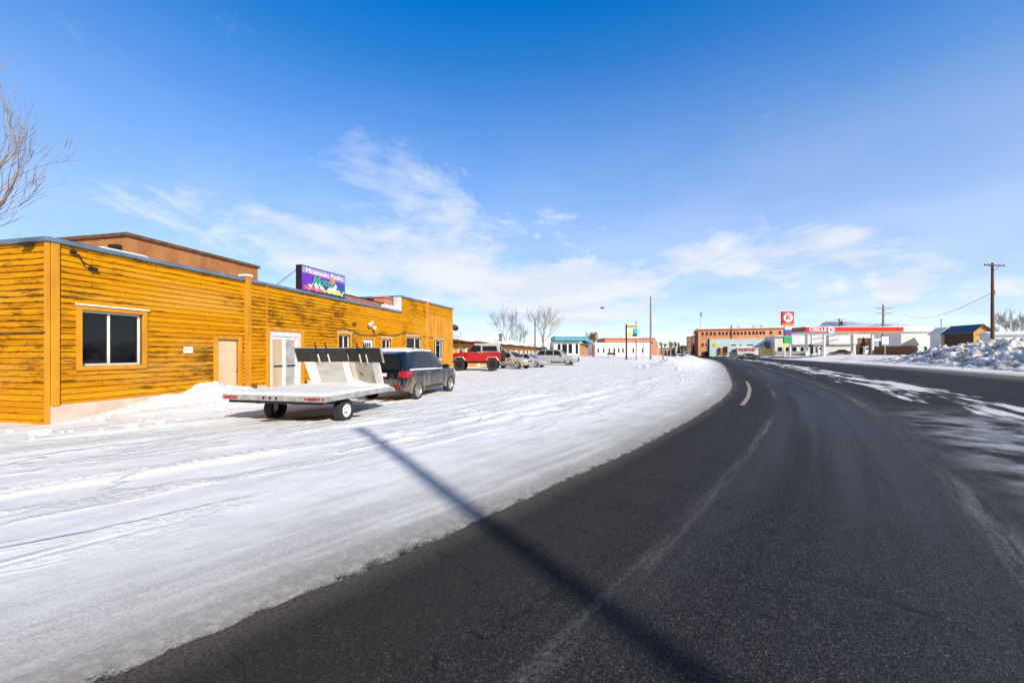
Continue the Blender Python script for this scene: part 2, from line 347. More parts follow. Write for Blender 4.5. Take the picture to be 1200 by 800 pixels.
def asphalt_mat():
    m, nt, b = _nt('asphalt'); g = G(nt)
    uv = g.coord('UV'); ob = g.coord('Object')
    sp = g.n('ShaderNodeSeparateXYZ'); g.L(uv, sp.inputs[0]); d, s = sp.outputs[0], sp.outputs[1]
    stone = g.n('ShaderNodeTexVoronoi'); stone.inputs['Scale'].default_value = 120; g.L(ob, stone.inputs['Vector'])
    st2 = g.n('ShaderNodeTexVoronoi'); st2.inputs['Scale'].default_value = 110; g.L(ob, st2.inputs['Vector'])
    spn = g.n('ShaderNodeSeparateXYZ'); g.L(stone.outputs['Color'], spn.inputs[0])
    spn2 = g.n('ShaderNodeSeparateXYZ'); g.L(st2.outputs['Color'], spn2.inputs[0])
    blot = g.noise(ob, .55, 6, .6); fine = g.noise(ob, 45, 5, .7)
    lane = g.noise(uv, 1.0, 5, .55, (1.5, .05, 1), (2, 9, 0))
    base = g.mix(g.mr(lane, .38, .66), (.017, .0172, .0195), (.034, .0325, .033))
    base = g.mix(g.mr(blot, .4, .75, 0., .5), base, (.021, .021, .024))
    base = g.mix(g.mr(spn.outputs[0], .45, 1., 0., .8), base, (.082, .074, .067))
    base = g.mix(g.mr(spn2.outputs[1], .955, .98, 0., .7), base, (.15, .133, .118))
    base = g.mix(g.mr(spn.outputs[2], .3, .0, 0., .9), base, (.008, .008, .009))
    base = g.mix(g.m('MULTIPLY', g.mr(d, 1.6, .3), .5), base, (.036, .031, .028))
    ck = g.m('MINIMUM', g.m('ABSOLUTE', g.m('SUBTRACT', g.noise(uv, 1., 6, .6, (.22, .10, 1), (3, 3, 0)), .52)), g.m('ABSOLUTE', g.m('SUBTRACT', g.noise(uv, 1., 6, .6, (.07, .30, 1), (6, 8, 0)), .5)))
    base = g.mix(g.mr(ck, .0016, .0005, 0., .5), base, (.004, .004, .004))
    wob = g.m('MULTIPLY', g.m('SUBTRACT', g.noise(uv, 1., 3, .5, (.0, .35, 1)), .5), .07)
    dw = g.m('ADD', d, wob)
    def band(c, w, soft): # 1 inside |d-c|<w
        return g.mr(g.m('ABSOLUTE', g.m('SUBTRACT', dw, c)), w + soft, max(0., w - soft * .3), 0., 1.)
    wear = g.noise(uv, 1., 8, .7, (9, .8, 1), (1, 7, 0)); wear2 = g.noise(ob, 30, 5, .7)
    wr = g.m('MULTIPLY', g.mr(wear, .36, .64), g.mr(wear2, .40, .62, .15, 1.))
    # worn, dusty white line; fainter salt dust bands beside the wheel tracks
    l1 = g.m('MULTIPLY', band(1.28, .035, .07), g.m('MULTIPLY', wr, .5))
    l1h = g.m('MULTIPLY', band(1.28, .10, .25), g.m('MULTIPLY', g.mr(wear, .35, .7), .03))
    gate = g.mr(g.noise(uv, 1., 2, .5, (.01, .09, 1), (0, 3, 0)), .40, .60, .10, 1.)
    gate3 = g.mr(g.noise(uv, 1., 2, .5, (.01, .13, 1), (4, 1.2, 0)), .40, .58, .12, 1.)
    l3 = g.m('MULTIPLY', band(3.5, .05, .16), g.m('MULTIPLY', g.m('MULTIPLY', wr, .62), gate3))
    l3h = g.m('MULTIPLY', band(3.65, .2, .5), g.m('MULTIPLY', g.mr(wear, .35, .7), .11))
    # short painted dash
    dash = g.m('MULTIPLY', g.mr(s, 13.2, 13.6), g.mr(s, 25., 24.5))
    l2 = g.m('MULTIPLY', g.m('MULTIPLY', band(.46, .055, .025), dash), g.mr(wear2, .25, .5, .55, 1.))
    dust = g.m('MULTIPLY', g.mr(g.m('ADD', d, g.m('MULTIPLY', g.m('SUBTRACT', blot, .5), .35)), -.0 + .12, -.25, 0., .5), g.mr(fine, .35, .65, .2, .9))
    c = g.mix(g.m('MULTIPLY', l1, gate), base, (.42, .40, .37)); c = g.mix(g.m('MULTIPLY', l1h, gate), c, (.30, .28, .26))
    c = g.mix(l3, c, (.40, .38, .34)); c = g.mix(l3h, c, (.28, .26, .24))
    c = g.mix(g.m('MULTIPLY', l2, .8), c, (.46, .40, .34)); c = g.mix(dust, c, (.22, .19, .16))
    rdust = g.m('MULTIPLY', g.mr(g.m('ADD', d, g.m('MULTIPLY', blot, 1.2)), 13.5, 17.4), g.mr(fine, .3, .6, .2, .8))
    c = g.mix(rdust, c, (.25, .23, .22))
    # packed snow left between the lanes on the right
    sn = g.noise(uv, 1., 7, .62, (.95, .15, 1), (5, 2.6, 0)); sn2 = g.noise(uv, 1., 6, .65, (2.6, .25, 1), (1, 4, 0))
    zone = g.m('MULTIPLY', band(6.7, 1.0, 1.2), g.mr(s, 8.5, 13.))
    zone2 = g.m('MULTIPLY', band(4.9, .25, .7), g.mr(s, 12., 20.))
    sv_ = g.m('ADD', g.m('MULTIPLY', sn, .55), g.m('MULTIPLY', sn2, .45))
    snow_f = g.m('MULTIPLY', g.mr(g.m('ADD', sv_, g.m('ADD', g.m('MULTIPLY', zone, .17), g.m('MULTIPLY', zone2, .06))), .645, .70), g.mr(g.m('ADD', zone, zone2), .02, .25))
    c = g.mix(g.m('MULTIPLY', snow_f, g.mr(wear2, .3, .55, .55, 1.)), c, (.78, .78, .80))
    # thin frost film
    fz = g.m('MULTIPLY', g.m('MULTIPLY', band(5.3, .9, .9), g.mr(s, 4., 8.)), g.mr(s, 17., 11.))
    fr = g.m('MULTIPLY', g.m('MULTIPLY', fz, g.mr(g.noise(ob, 1.1, 7, .65), .40, .62)), g.mr(wear2, .3, .6, .35, .8))
    c = g.mix(fr, c, (.50, .54, .60))
    g.L(c, b.inputs['Base Color'])
    wet = g.m('MULTIPLY', band(2.5, .7, 1.3), g.mr(lane, .35, .6, .3, 1.))
    rg = g.m('SUBTRACT', .74, g.m('MULTIPLY', wet, .26))
    rg = g.m('MAXIMUM', rg, g.m('MULTIPLY', snow_f, .8))
    g.L(rg, b.inputs['Roughness']); b.inputs['Specular IOR Level'].default_value = .12
    h = g.m('ADD', g.m('MULTIPLY', stone.outputs['Distance'], 1.2), g.m('MULTIPLY', fine, .5))
    g.bump(h, .55, .006, b)
    return m
M['asphalt'] = asphalt_mat()

def siding_mat(name, base, base2, stain):
    m, nt, b = _nt(name); g = G(nt); uv = g.coord('UV'); ob = g.coord('Object')
    sp = g.n('ShaderNodeSeparateXYZ'); g.L(uv, sp.inputs[0]); z = sp.outputs[1]
    fr = g.m('FRACT', g.m('DIVIDE', z, ROW))
    row = g.n('ShaderNodeTexWhiteNoise', noise_dimensions='1D'); g.L(g.m('FLOOR', g.m('DIVIDE', z, ROW)), row.inputs['W'])
    big = g.noise(uv, 1., 5, .6, (.35, .5, 1), (2, 4, 0))
    st = g.noise(uv, 1., 8, .68, (1.3, 9., 1), (7, 1, 0)); st2 = g.noise(uv, 1., 8, .7, (4.5, 26., 1), (3, 9, 0))
    c = g.mix(g.mr(row.outputs[0], 0., 1.), base, base2)
    c = g.mix(g.mr(g.noise(uv, 1., 6, .6, (2., 14., 1)), .4, .7, 0., .8), c, base2)
    edge = g.m('ADD', g.mr(fr, .30, .02, 0., 1.), g.mr(fr, .86, 1., 0., .5))
    v = g.m('ADD', g.m('ADD', g.m('MULTIPLY', st, .6), g.m('MULTIPLY', st2, .4)), g.m('ADD', g.m('MULTIPLY', edge, .075), g.m('MULTIPLY', g.m('SUBTRACT', big, .5), .62)))
    f = g.mr(v, .515, .665, 0., .85)
    c = g.mix(f, c, stain)
    jt = g.m('FRACT', g.m('ADD', g.m('DIVIDE', sp.outputs[0], 3.7), g.m('MULTIPLY', row.outputs[0], 7.3)))
    c = g.mix(g.mr(jt, .0042, .002, 0., .75), c, stain)
    fade = g.noise(uv, 1., 4, .55, (.22, 1.1, 1), (11, 3, 0)); c = g.mix(g.mr(fade, .52, .72, 0., .35), c, (.62, .36, .09))
    g.L(c, b.inputs['Base Color']); b.inputs['Roughness'].default_value = .8; b.inputs['Specular IOR Level'].default_value = .1
    g.bump(g.m('ADD', st2, st), .4, .012, b)
    return m
ROW = .135
M['siding'] = siding_mat('golden_siding', (.70, .312, .004), (.56, .225, .004), (.075, .030, .006))

def car_paint(name, c, dirt=(.30, .25, .20), zlo=.25, zhi=.95, amount=.8):
    m, nt, b = _nt(name); g = G(nt); ob = g.coord('Object')
    sp = g.n('ShaderNodeSeparateXYZ'); g.L(ob, sp.inputs[0])
    nz = g.noise(ob, 2.6, 7, .7, (2.2, 1.6, .4)); fine = g.noise(ob, 18, 5, .7)
    f = g.m('MULTIPLY', g.mr(g.m('ADD', sp.outputs[2], g.m('MULTIPLY', g.m('SUBTRACT', nz, .5), 1.9)), zhi - .12, zlo + .2, 0., 1.), g.mr(fine, .3, .55, .6, 1.))
    f = g.m('MULTIPLY', f, amount)
    g.L(g.mix(f, c, dirt), b.inputs['Base Color'])
    g.L(g.mr(f, 0., .6, .22, .8), b.inputs['Roughness']); b.inputs['Metallic'].default_value = .0
    g.L(g.mr(f, .1, .6, .6, .0), b.inputs['Coat Weight']); b.inputs['Coat Roughness'].default_value = .04
    return m
M['paint_navy'] = car_paint('paint_navy', (.0022, .005, .014), amount=.8, zlo=.2, zhi=1.0)
M['paint_red'] = car_paint('paint_red', (.42, .007, .014), amount=.5)
M['paint_beige'] = car_paint('paint_beige', (.48, .43, .35), amount=.6)
M['paint_silver'] = car_paint('paint_silver', (.40, .42, .45), amount=.5)
M['paint_white'] = car_paint('paint_white', (.72, .73, .75), amount=.4)
M['paint_black'] = car_paint('paint_black', (.012, .012, .016), amount=.2)
M['paint_maroon'] = car_paint('paint_maroon', (.10, .02, .02), amount=.5)

# ------------------------------------------------------------------ noise and the road's run
def _hash(ix, iy, seed):
    h = (ix.astype(np.int64) * 374761393 + iy.astype(np.int64) * 668265263 + seed * 974634533) & 0xffffffff
    h = ((h ^ (h >> 13)) * 1274126177) & 0xffffffff
    return ((h ^ (h >> 16)) & 0xffff) / 65535.0
def vnoise(x, y, seed=0):
    ix, iy = np.floor(x), np.floor(y); fx, fy = x - ix, y - iy
    fx = fx * fx * (3 - 2 * fx); fy = fy * fy * (3 - 2 * fy)
    a = _hash(ix, iy, seed); b = _hash(ix + 1, iy, seed); c = _hash(ix, iy + 1, seed); d = _hash(ix + 1, iy + 1, seed)
    return (a * (1 - fx) + b * fx) * (1 - fy) + (c * (1 - fx) + d * fx) * fy
def fbm(x, y, seed=0, o=5, g=.5):
    t = 0; a = 1; n = 0
    for i in range(o):
        t = t + a * vnoise(x, y, seed + i * 17); n += a; a *= g; x = x * 2.03 + 11.3; y = y * 2.03 + 5.7
    return t / n
def sstep(x, a, b):
    t = np.clip((x - a) / (b - a), 0, 1); return t * t * (3 - 2 * t)
_hs = [-80, 0, 5, 13, 24, 50, 90, 140, 400, 900]; _hd = [56.5, 43.2, 39.3, 34.8, 27.9, 27.2, 24.2, 19.3, 14.5, 10]
RS = np.concatenate([np.arange(-80, 120, .5), np.arange(120, 900, 4.)])
_rf = np.arange(-80, 900, .1); _th = np.radians(np.interp(_rf, _hs, _hd))
_x = np.cumsum(np.sin(_th)) * .1; _y = np.cumsum(np.cos(_th)) * .1; _i0 = 800
_x += -1.7 - _x[_i0]; _y += 1.93 - _y[_i0]
RX, RY, RT = np.interp(RS, _rf, _x), np.interp(RS, _rf, _y), np.interp(RS, _rf, _th)
def sd(x, y):
    """distance along the road's left edge (s) and to the right of it (d)"""
    x = np.atleast_1d(np.asarray(x, float)); y = np.atleast_1d(np.asarray(y, float))
    S = np.empty(x.shape); D = np.empty(x.shape)
    ex, ey = np.diff(RX), np.diff(RY); el = np.hypot(ex, ey)
    for a in range(0, len(x), 4000):
        xx, yy = x[a:a + 4000, None], y[a:a + 4000, None]
        t = np.clip(((xx - RX[:-1]) * ex + (yy - RY[:-1]) * ey) / el ** 2, 0, 1)
        qx, qy = xx - (RX[:-1] + ex * t), yy - (RY[:-1] + ey * t)
        dd = np.hypot(qx, qy); i = dd.argmin(1); r = np.arange(len(i))
        S[a:a + 4000] = RS[i] + t[r, i] * (RS[i + 1] - RS[i])
        sg = np.sign(qx[r, i] * ey[i] - qy[r, i] * ex[i]); D[a:a + 4000] = dd[r, i] * sg
    return S, D
def rd(s, d):
    t = np.interp(s, RS, RT); return np.interp(s, RS, RX) + d * np.cos(t), np.interp(s, RS, RY) - d * np.sin(t)
def road_w(s): return np.interp(s, [-80, 60, 95, 130, 900], [17.3, 16.8, 15.2, 13.5, 13.])
FC = np.array([-9.99, 8.59]); FU = np.array([.2094, .978]); FU /= np.linalg.norm(FU); FN = np.array([FU[1], -FU[0]])
def zg(x, y, full=True):
    """snow surface height"""
    x = np.atleast_1d(np.asarray(x, float)); y = np.atleast_1d(np.asarray(y, float))
    s, d = sd(x, y); W = road_w(s)
    far = np.hypot(x, y)
    z = .004 + .038 * sstep(-d, .2, 3.0) + .03 * (fbm(x * .35, y * .35, 3, 4) - .5) * sstep(-d, .5, 4)
    # wheel ruts in the packed snow beside the road
    per = d + .9 * (fbm(s * .06, d * .05 + 9, 21, 2) - .5)
    rut = np.zeros_like(x)
    for c, w, a, k in ((-2.9, .07, .018, 1), (-3.5, .08, .035, 2), (-4.2, .10, .05, 3), (-4.5, .07, .035, 4), (-5.6, .09, .055, 5), (-5.9, .06, .035, 9), (-6.9, .08, .04, 6), (-8.4, .09, .04, 7), (-10.2, .08, .03, 8)):
        on = sstep(fbm(s * .22 + k * 7, d * .15, 30 + k, 3), .44, .60)
        rut += a * np.exp(-((per - c) / w) ** 2) * on
    rough = (fbm(x * 3.1, y * 3.1, 8, 4, .6) - .5) * .05 * sstep(-d, .8, 3) * np.where(far < 60, 1, 0)
    lump = np.clip(fbm(s * .55, d * 1.1, 51, 5, .6) - .58, 0, 1) * .5 * sstep(-d, 2.5, 4.0) * sstep(d, -7.5, -5.5) * sstep(s, 14, 2)
    z = z + np.where(far < 60, rut, 0) + rough + lump
    # ploughed ridge along the left verge further up
    rg = np.exp(-((d + 5.2) / 2.0) ** 2) * sstep(s, 30, 50) * sstep(s, 105, 85)
    z = z + rg * (.30 + 1.15 * fbm(x * .5, y * .5, 61, 5, .6))
    z = z + .9 * sstep(-d, 7, 16) * sstep(s, 48, 72) * (.55 + .6 * fbm(x * .15, y * .15, 71, 3))
    # the bank against the building's front and the lumps off its corner
    fs = (x - FC[0]) * FU[0] + (y - FC[1]) * FU[1]; fo = (x - FC[0]) * FN[0] + (y - FC[1]) * FN[1]
    bank = (.03 + .56 * np.exp(-((fs - 3.5) / 1.4) ** 2) + .16 * np.exp(-((fs - 1.9) / 1.0) ** 2) + .22 * np.exp(-((fs - 6.2) / 1.6) ** 2)) * sstep(fo, 2.3, .3) * sstep(fs, -.9, .6)
    bank = bank * (.72 + .7 * (fbm(x * 1.6, y * 1.6, 81, 5, .6) - .25))
    z = z + np.where(far < 60, bank, 0)
    side = .14 * np.exp(-((fs + 1.15) / .45) ** 2) * sstep(fo, .5, -.5) * (.4 + 1.2 * fbm(x * 2.2, y * 2.2, 91, 4))
    z = z + np.where(far < 40, side, 0)
    # right side rises behind the verge
    dr = d - W
    z = z + np.where(dr > 0, 1.0 * sstep(dr, 3.5, 17) + .05 * fbm(x * .8, y * .8, 44, 4) * sstep(dr, .3, 2), 0)
    z = z + np.where((dr > 0), .12 * np.exp(-((dr - 1.6) / .9) ** 2) * (fbm(x * .9, y * .9, 47, 4, .6)), 0)
    # under the carriageway the snow drops away
    jag = .16 * (fbm(s * 1.6, d * .4, 13, 4, .6) - .5)
    jr = .7 * (fbm(s * .5, d * .2, 15, 4, .6) - .5)
    inside = sstep(d, -.30 + jag, .12 + jag) * sstep(dr, .15 + jr, -.15 + jr)
    z = z * (1 - inside) - .05 * inside
    if not full: return np.maximum(z, 0)
    return z
def gz(x, y): return float(zg(x, y, False)[0])

# ------------------------------------------------------------------ setting: snow ground, road, hills
def axis(lo, hi, step, ext, grow):
    a = list(np.arange(lo, hi, step)); st = step
    while a[-1] < ext: st *= grow; a.append(a[-1] + st)
    b = []; st = step; q = lo
    while q > -ext: st *= grow; q -= st; b.append(q)
    return np.array(b[::-1] + a)
def ground():
    ax = axis(-12., 12., .075, 2600, 1.045); ay = axis(1.4, 19., .075, 2600, 1.03)
    ay = ay[ay > -260]
    gx, gy = np.meshgrid(ax, ay); x, y = gx.ravel(), gy.ravel()
    z = zg(x, y); s, d = sd(x, y)
    W = road_w(s); dm = np.where(d > W / 2, (W - d) * 1.0, d)      # metres outside the nearer kerb line are negative
    nx, ny = len(ax), len(ay)
    idx = np.arange(nx * ny).reshape(ny, nx)
    F = np.stack([idx[:-1, :-1], idx[:-1, 1:], idx[1:, 1:], idx[1:, :-1]], -1).reshape(-1, 4)
    me = bpy.data.meshes.new('snow_ground')
    me.vertices.add(nx * ny); me.vertices.foreach_set('co', np.stack([x, y, z], 1).ravel())
    me.loops.add(F.size); me.loops.foreach_set('vertex_index', F.ravel())
    me.polygons.add(len(F)); me.polygons.foreach_set('loop_start', np.arange(0, F.size, 4)); me.polygons.foreach_set('loop_total', np.full(len(F), 4))
    me.polygons.foreach_set('use_smooth', np.ones(len(F), bool))
    uv = me.uv_layers.new(name='road'); uv.data.foreach_set('uv', np.stack([dm[F.ravel()], s[F.ravel()]], 1).ravel())
    me.update(); me.materials.append(M['snow'])
    o = bpy.data.objects.new('snow_ground', me); col.objects.link(o); tag(o, kind='structure')
    return o
ground()
def road():
    S = np.concatenate([np.arange(-78, 60, .5), np.arange(60, 150, 1.5), np.arange(150, 880, 8)])
    V, U, F = [], [], []
    K = 14
    for s in S:
        W = float(road_w(s))
        for k in range(K):
            d = -1.2 + (W + 2.4) * k / (K - 1)
            x, y = rd(s, d); V.append((float(x), float(y), 0)); U.append((d, s))
    for i in range(len(S) - 1):
        for k in range(K - 1):
            a = i * K + k; F.append((a, a + 1, a + K + 1, a + K))
    me = bpy.data.meshes.new('road'); me.from_pydata(V, [], F)
    uv = me.uv_layers.new(name='road')
    for lp in me.loops: uv.data[lp.index].uv = U[lp.vertex_index]
    me.materials.append(M['asphalt'])
    o = bpy.data.objects.new('road', me); col.objects.link(o); tag(o, kind='structure')
road()
def hills(name, x0, x1, y, h, seed, base, m):
    n, k = 90, 8; mb = MB(); vs = []
    for j in range(k + 1):
        for i in range(n + 1):
            x = x0 + (x1 - x0) * i / n; q = j / k
            e = max(0, math.sin(math.pi * i / n)) ** 1.7
            hh = h * e * (.45 + .8 * float(fbm(np.array([i * .07]), np.array([seed * 3.1]), seed, 4)[0]))
            yy = y + q * h * 5; prof = math.sin(q * math.pi / 2) ** 1.1
            zz = base + hh * prof + (float(fbm(np.array([i * .3]), np.array([q * 4.]), seed + 5, 4)[0]) - .5) * h * .22 * prof
            vs.append((x, yy, zz))
    fs = [(j * (n + 1) + i, j * (n + 1) + i + 1, (j + 1) * (n + 1) + i + 1, (j + 1) * (n + 1) + i) for j in range(k) for i in range(n)]
    mb.add(vs, fs); o = mb.build(name, m, smooth=60); tag(o, kind='structure'); return o
def hill_mat():
    m, nt, b = _nt('wooded_snow_hill'); g = G(nt); ob = g.coord('Object')
    nz = g.noise(ob, .035, 8, .7, (1, .5, 2.0)); n2 = g.noise(ob, .25, 6, .7)
    f = g.mr(g.m('ADD', g.m('MULTIPLY', nz, .6), g.m('MULTIPLY', n2, .4)), .48, .56)
    g.L(g.mix(f, (.66, .70, .78), (.26, .30, .37)), b.inputs['Base Color']); b.inputs['Roughness'].default_value = .9
    return m
M['hill'] = hill_mat()
hills('hills', 400, 1350, 640, 80, 3, 0, M['hill'])
hills('hills', 120, 420, 900, 26, 9, 0, M['hill'])

# ------------------------------------------------------------------ the yellow motel building at the left
def siding(name, L, z0, ztop, holes, mtl, parent, place, joints=()):
    """lap boards as real wedge-shaped rows with openings; place(a, out, z) -> local point"""
    rows = []; z = z0
    zm = max(ztop(0), ztop(L))
    a_br = sorted(set([0, L] + [h[0] for h in holes] + [h[1] for h in holes] + list(np.arange(0, L, 2.4)) + list(joints)))
    mb = MB(); uv = []
    zr = [z0]; k = math.floor(z0 / ROW) + 1
    while k * ROW < zm: zr.append(k * ROW); k += 1
    zr.append(zm)
    zb = sorted(set([round(q, 4) for q in zr] + [round(h[2], 4) for h in holes] + [round(h[3], 4) for h in holes]))
    zb = [q for q in zb if z0 <= q <= zm]
    def out(z, top):   # depth of the lap at height z: thickest at the bottom of each row
        fr = (z / ROW) - math.floor(z / ROW + 1e-6)
        if top and fr < 1e-3: fr = 1.
        return .026 * (1 - fr) + .002
    for i in range(len(a_br) - 1):
        a, b = a_br[i], a_br[i + 1]; am = (a + b) / 2
        for j in range(len(zb) - 1):
            p, q = zb[j], zb[j + 1]
            if q - p < .002: continue
            zm_ = (p + q) / 2
            if any(h[0] < am < h[1] and h[2] < zm_ < h[3] for h in holes): continue
            ta, tb = ztop(a), ztop(b)
            if p >= max(ta, tb) - .01: continue
            qa, qb = min(q, ta), min(q, tb)
            o0, o1 = out(p, False), out(q, True)
            mb.quad(place(a, o0, p), place(b, o0, p), place(b, o1, qb), place(a, o1, qa)); uv += [(a, p + .002), (b, p + .002), (b, qb - .002), (a, qa - .002)]
            if abs(p / ROW - round(p / ROW)) < 1e-3:
                mb.quad(place(a, .002, p), place(b, .002, p), place(b, o0, p), place(a, o0, p)); uv += [(a, p + .002)] * 2 + [(b, p + .002)] * 2
    o = mb.build(name, mtl, parent, fixn=False)
    lay = o.data.uv_layers.new(name='wall')
    for l, q in zip(o.data.loops, uv): lay.data[l.index].uv = q
    return o

def motel():
    root = empty('motel_building', (FC[0], FC[1], 0), math.atan2(FU[1], FU[0]))
    tag(root, 'long flat roofed building clad in weathered golden yellow boards', 'building')
    LEN, DEP = 24.45, 9.5
    top = lambda a: 4.0 if a < 15.78 - 1e-6 else 4.95 + (a - 15.78) * .022
    # (a0,a1,z0,z1)
    H = dict(w1=(.55, 1.80, 1.29, 2.58), d1=(3.88, 4.62, .12, 2.02), dd=(5.90, 7.47, .12, 2.40), w2=(9.8, 10.7, 1.2, 2.43), d3=(11.78, 12.72, .12, 2.30),
             w3=(13.55, 14.56, 1.2, 2.34), w4=(16.39, 18.59, 1.0, 2.58), w5=(20.64, 22.5, 1.05, 2.52))
    holes = list(H.values())
    FZ = .46
    F1 = siding('front_wall', 15.78, FZ, lambda a: 4.0, [h for h in holes if h[1] < 15.8], M['siding'], root, lambda a, o, z: (a, -o, z), joints=(5.78,))
    hh = [(h[0] - 15.78, h[1] - 15.78, h[2], h[3]) for h in holes if h[0] > 15.78]
    F2 = siding('front_wall', LEN - 15.78, FZ, lambda a: 4.95 + a * .022, hh, M['siding'], root, lambda a, o, z: (15.78 + a, -.004 - o, z))
    siding('side_wall', DEP, .02, lambda a: 4.0 - .0 * a, [], M['siding'], root, lambda a, o, z: (-o, a, z))
    # bodies behind the boards: back faces, roof slab
    mb = MB(); t = .16
    cuts = sorted(holes)
    def solid(a0, a1, z0, z1, y0=.002, y1=t):
        if a1 - a0 > .01 and z1 - z0 > .01: mb.box(a0, a1, y0, y1, z0, z1)
    a = 0.004
    for h in cuts:
        zt = 3.98 if h[0] < 15.78 else 4.93
        b = h[0]
        if a < 15.78 < b: solid(a, 15.78, 0, 3.98); solid(15.78, b, 0, 4.93)
        else: solid(a, b, 0, zt)
        solid(h[0], h[1], 0, h[2]); solid(h[0], h[1], h[3], zt); a = h[1]
    solid(a, LEN - .004, 0, 4.93)
    mb.box(.004, t, t, DEP, 0, 3.98); mb.box(LEN - t, LEN - .004, t, DEP, 0, 4.9); mb.box(t, LEN - t, DEP - t, DEP, 0, 3.98)
    mb.box(15.78, 15.78 + t, t, DEP, 3.9, 4.93)
    mb.build('wall_core', M['dark_wood'], root)
    rf = MB(); rf.box(t, 15.78, t, DEP - t, 3.72, 3.84); rf.box(15.95, LEN - t, t, DEP - t, 4.5, 4.62); rf.build('roof', M['fresh_snow'], root)
    fd = MB(); x = -.02
    for h in [(H['d1'][0] - .1, H['d1'][1] + .1), (H['dd'][0] - .08, H['dd'][1] + .36), (H['d3'][0] - .1, H['d3'][1] + .1), (LEN, LEN)]:
        fd = MB(); fd.box(x, h[0], -.035, .0, -.2, FZ - .004); fd.build('foundation', M['found'], root, bevel=.008); x = h[1]
    fl = MB()
    fl.box(-.09, 15.76, -.09, .22, 3.985, 4.085); fl.box(-.09, .22, .22, DEP, 3.985, 4.085)
    fl.prism([(15.70, 4.93), (LEN + .06, 4.93 + 8.67 * .022), (LEN + .06, 5.03 + 8.67 * .022), (15.70, 5.03)], -.10, .22)
    fl.box(15.70, 15.95, .22, DEP, 4.93, 5.03)
    fl.build('roof_flashing', M['flash_blue'], root, bevel=.01)
    g2 = MB(); g2.box(13.9, 15.775, -.03, .22, 4.09, 4.30); g2.box(15.60, 15.775, -.03, .4, 4.30, 4.93); tag(g2.build('parapet_panel', M['white_metal'], root), 'pale metal panel where the roof steps up')
    # trim: corner post, pilasters, opening surrounds
    tr = MB(); tr.box(.012, .155, -.062, -.005, FZ - .02, 3.98); tr.build('corner_post', M['tan_trim'], root, bevel=.008)
    tr = MB(); tr.box(-.045, -.004, -.05, .05, 0, 3.98); tr.build('corner_edge', M['tan_trim'], root)
    for a0, a1, zt in ((4.86, 5.05, 4.16), (19.18, 19.55, 5.14)):
        q = MB(); q.box(a0, a1, -.11, .0, .2, zt); pl = q.build('pilaster', M['tan_trim'], root, bevel=.01)
        q = MB(); q.box(a0 - .03, a1 + .03, -.14, .2, zt, zt + .06); q.build('cap', M['fresh_snow'], pl)
    q = MB(); q.box(LEN - .22, LEN + .02, -.06, -.005, FZ, 5.12); q.build('corner_post', M['tan_trim'], root, bevel=.008)
    q = MB(); q.box(5.74, 5.80, -.045, -.005, FZ, 3.98); q.build('board_joint', M['tan_trim'], root)
    q = MB(); q.box(10.55, 10.58, -.036, -.005, 2.6, 3.98); q.build('board_joint', M['tan_trim'], root)
    q = MB(); q.box(15.74, 15.8, -.05, -.005, 2.2, 3.98); q.build('board_joint', M['tan_trim'], root)
    q = MB(); q.box(19.56, 22.9, -.052, -.005, 2.62, 4.3); q.box(22.6, LEN - .22, -.05, -.005, FZ, 4.3); tag(q.build('plain_panel', M['tan_trim'], root), 'smooth painted panels without boards')

    def surround(name, h, w, sill=False):
        a0, a1, z0, z1 = h; q = MB()
        q.box(a0 - w, a0, -.055, .02, z0 - (w if sill else 0), z1 + w); q.box(a1, a1 + w, -.055, .02, z0 - (w if sill else 0), z1 + w)
        q.box(a0, a1, -.055, .02, z1, z1 + w)
        if sill: q.box(a0, a1, -.055, .02, z0 - w, z0)
        return q.build(name, M['tan_trim'], root, bevel=.006)
    def window(h, split, room=True, curtain=None, fw=.05):
        a0, a1, z0, z1 = h
        surround('window_trim', h, .10, True)
        y0, y1 = .06, .115; q = MB()
        q.box(a0, a0 + fw, y0, y1, z0, z1); q.box(a1 - fw, a1, y0, y1, z0, z1); q.box(a0 + fw, a1 - fw, y0, y1, z0, z0 + fw); q.box(a0 + fw, a1 - fw, y0, y1, z1 - fw, z1)
        for sx in split: q.box(a0 + (a1 - a0) * sx - fw / 2, a0 + (a1 - a0) * sx + fw / 2, y0 + .004, y1 + .01, z0 + fw, z1 - fw)
        w = q.build('window', M['white_paint'], root, bevel=.004)
        q = MB(); q.box(a0 + fw * .6, a1 - fw * .6, .085, .092, z0 + fw * .6, z1 - fw * .6); q.build('pane', M['glass'], w)
        q = MB(); D = 1.5; q.quad((a0 - .3, t + D, z0 - .5), (a1 + .3, t + D, z0 - .5), (a1 + .3, t + D, z1 + .3), (a0 - .3, t + D, z1 + .3))
        for s_ in (a0 - .3, a1 + .3): q.quad((s_, t, z0 - .5), (s_, t + D, z0 - .5), (s_, t + D, z1 + .3), (s_, t, z1 + .3))
        for zz in (z0 - .5, z1 + .3): q.quad((a0 - .3, t, zz), (a1 + .3, t, zz), (a1 + .3, t + D, zz), (a0 - .3, t + D, zz))
        q.build('room', M['room_dark'], w)
        if curtain:
            for c0, c1, cm in curtain:
                q = MB(); n = 14; vs = []
                for i in range(n + 1):
                    xx = a0 + (a1 - a0) * (c0 + (c1 - c0) * i / n); yy = .19 + .025 * math.sin(i * 1.9)
                    vs += [(xx, yy, z0 - .05), (xx, yy, z1 + .05)]
                q.add(vs, [(2 * i, 2 * i + 2, 2 * i + 3, 2 * i + 1) for i in range(n)]); q.build('curtain', cm, w, smooth=60)
        q = MB(); q.box(a0 - .13, a1 + .13, -.085, -.05, z1 + .10, z1 + .135); q.build('drip_cap', M['fresh_snow'] if room else M['tan_trim'], w)
        return w
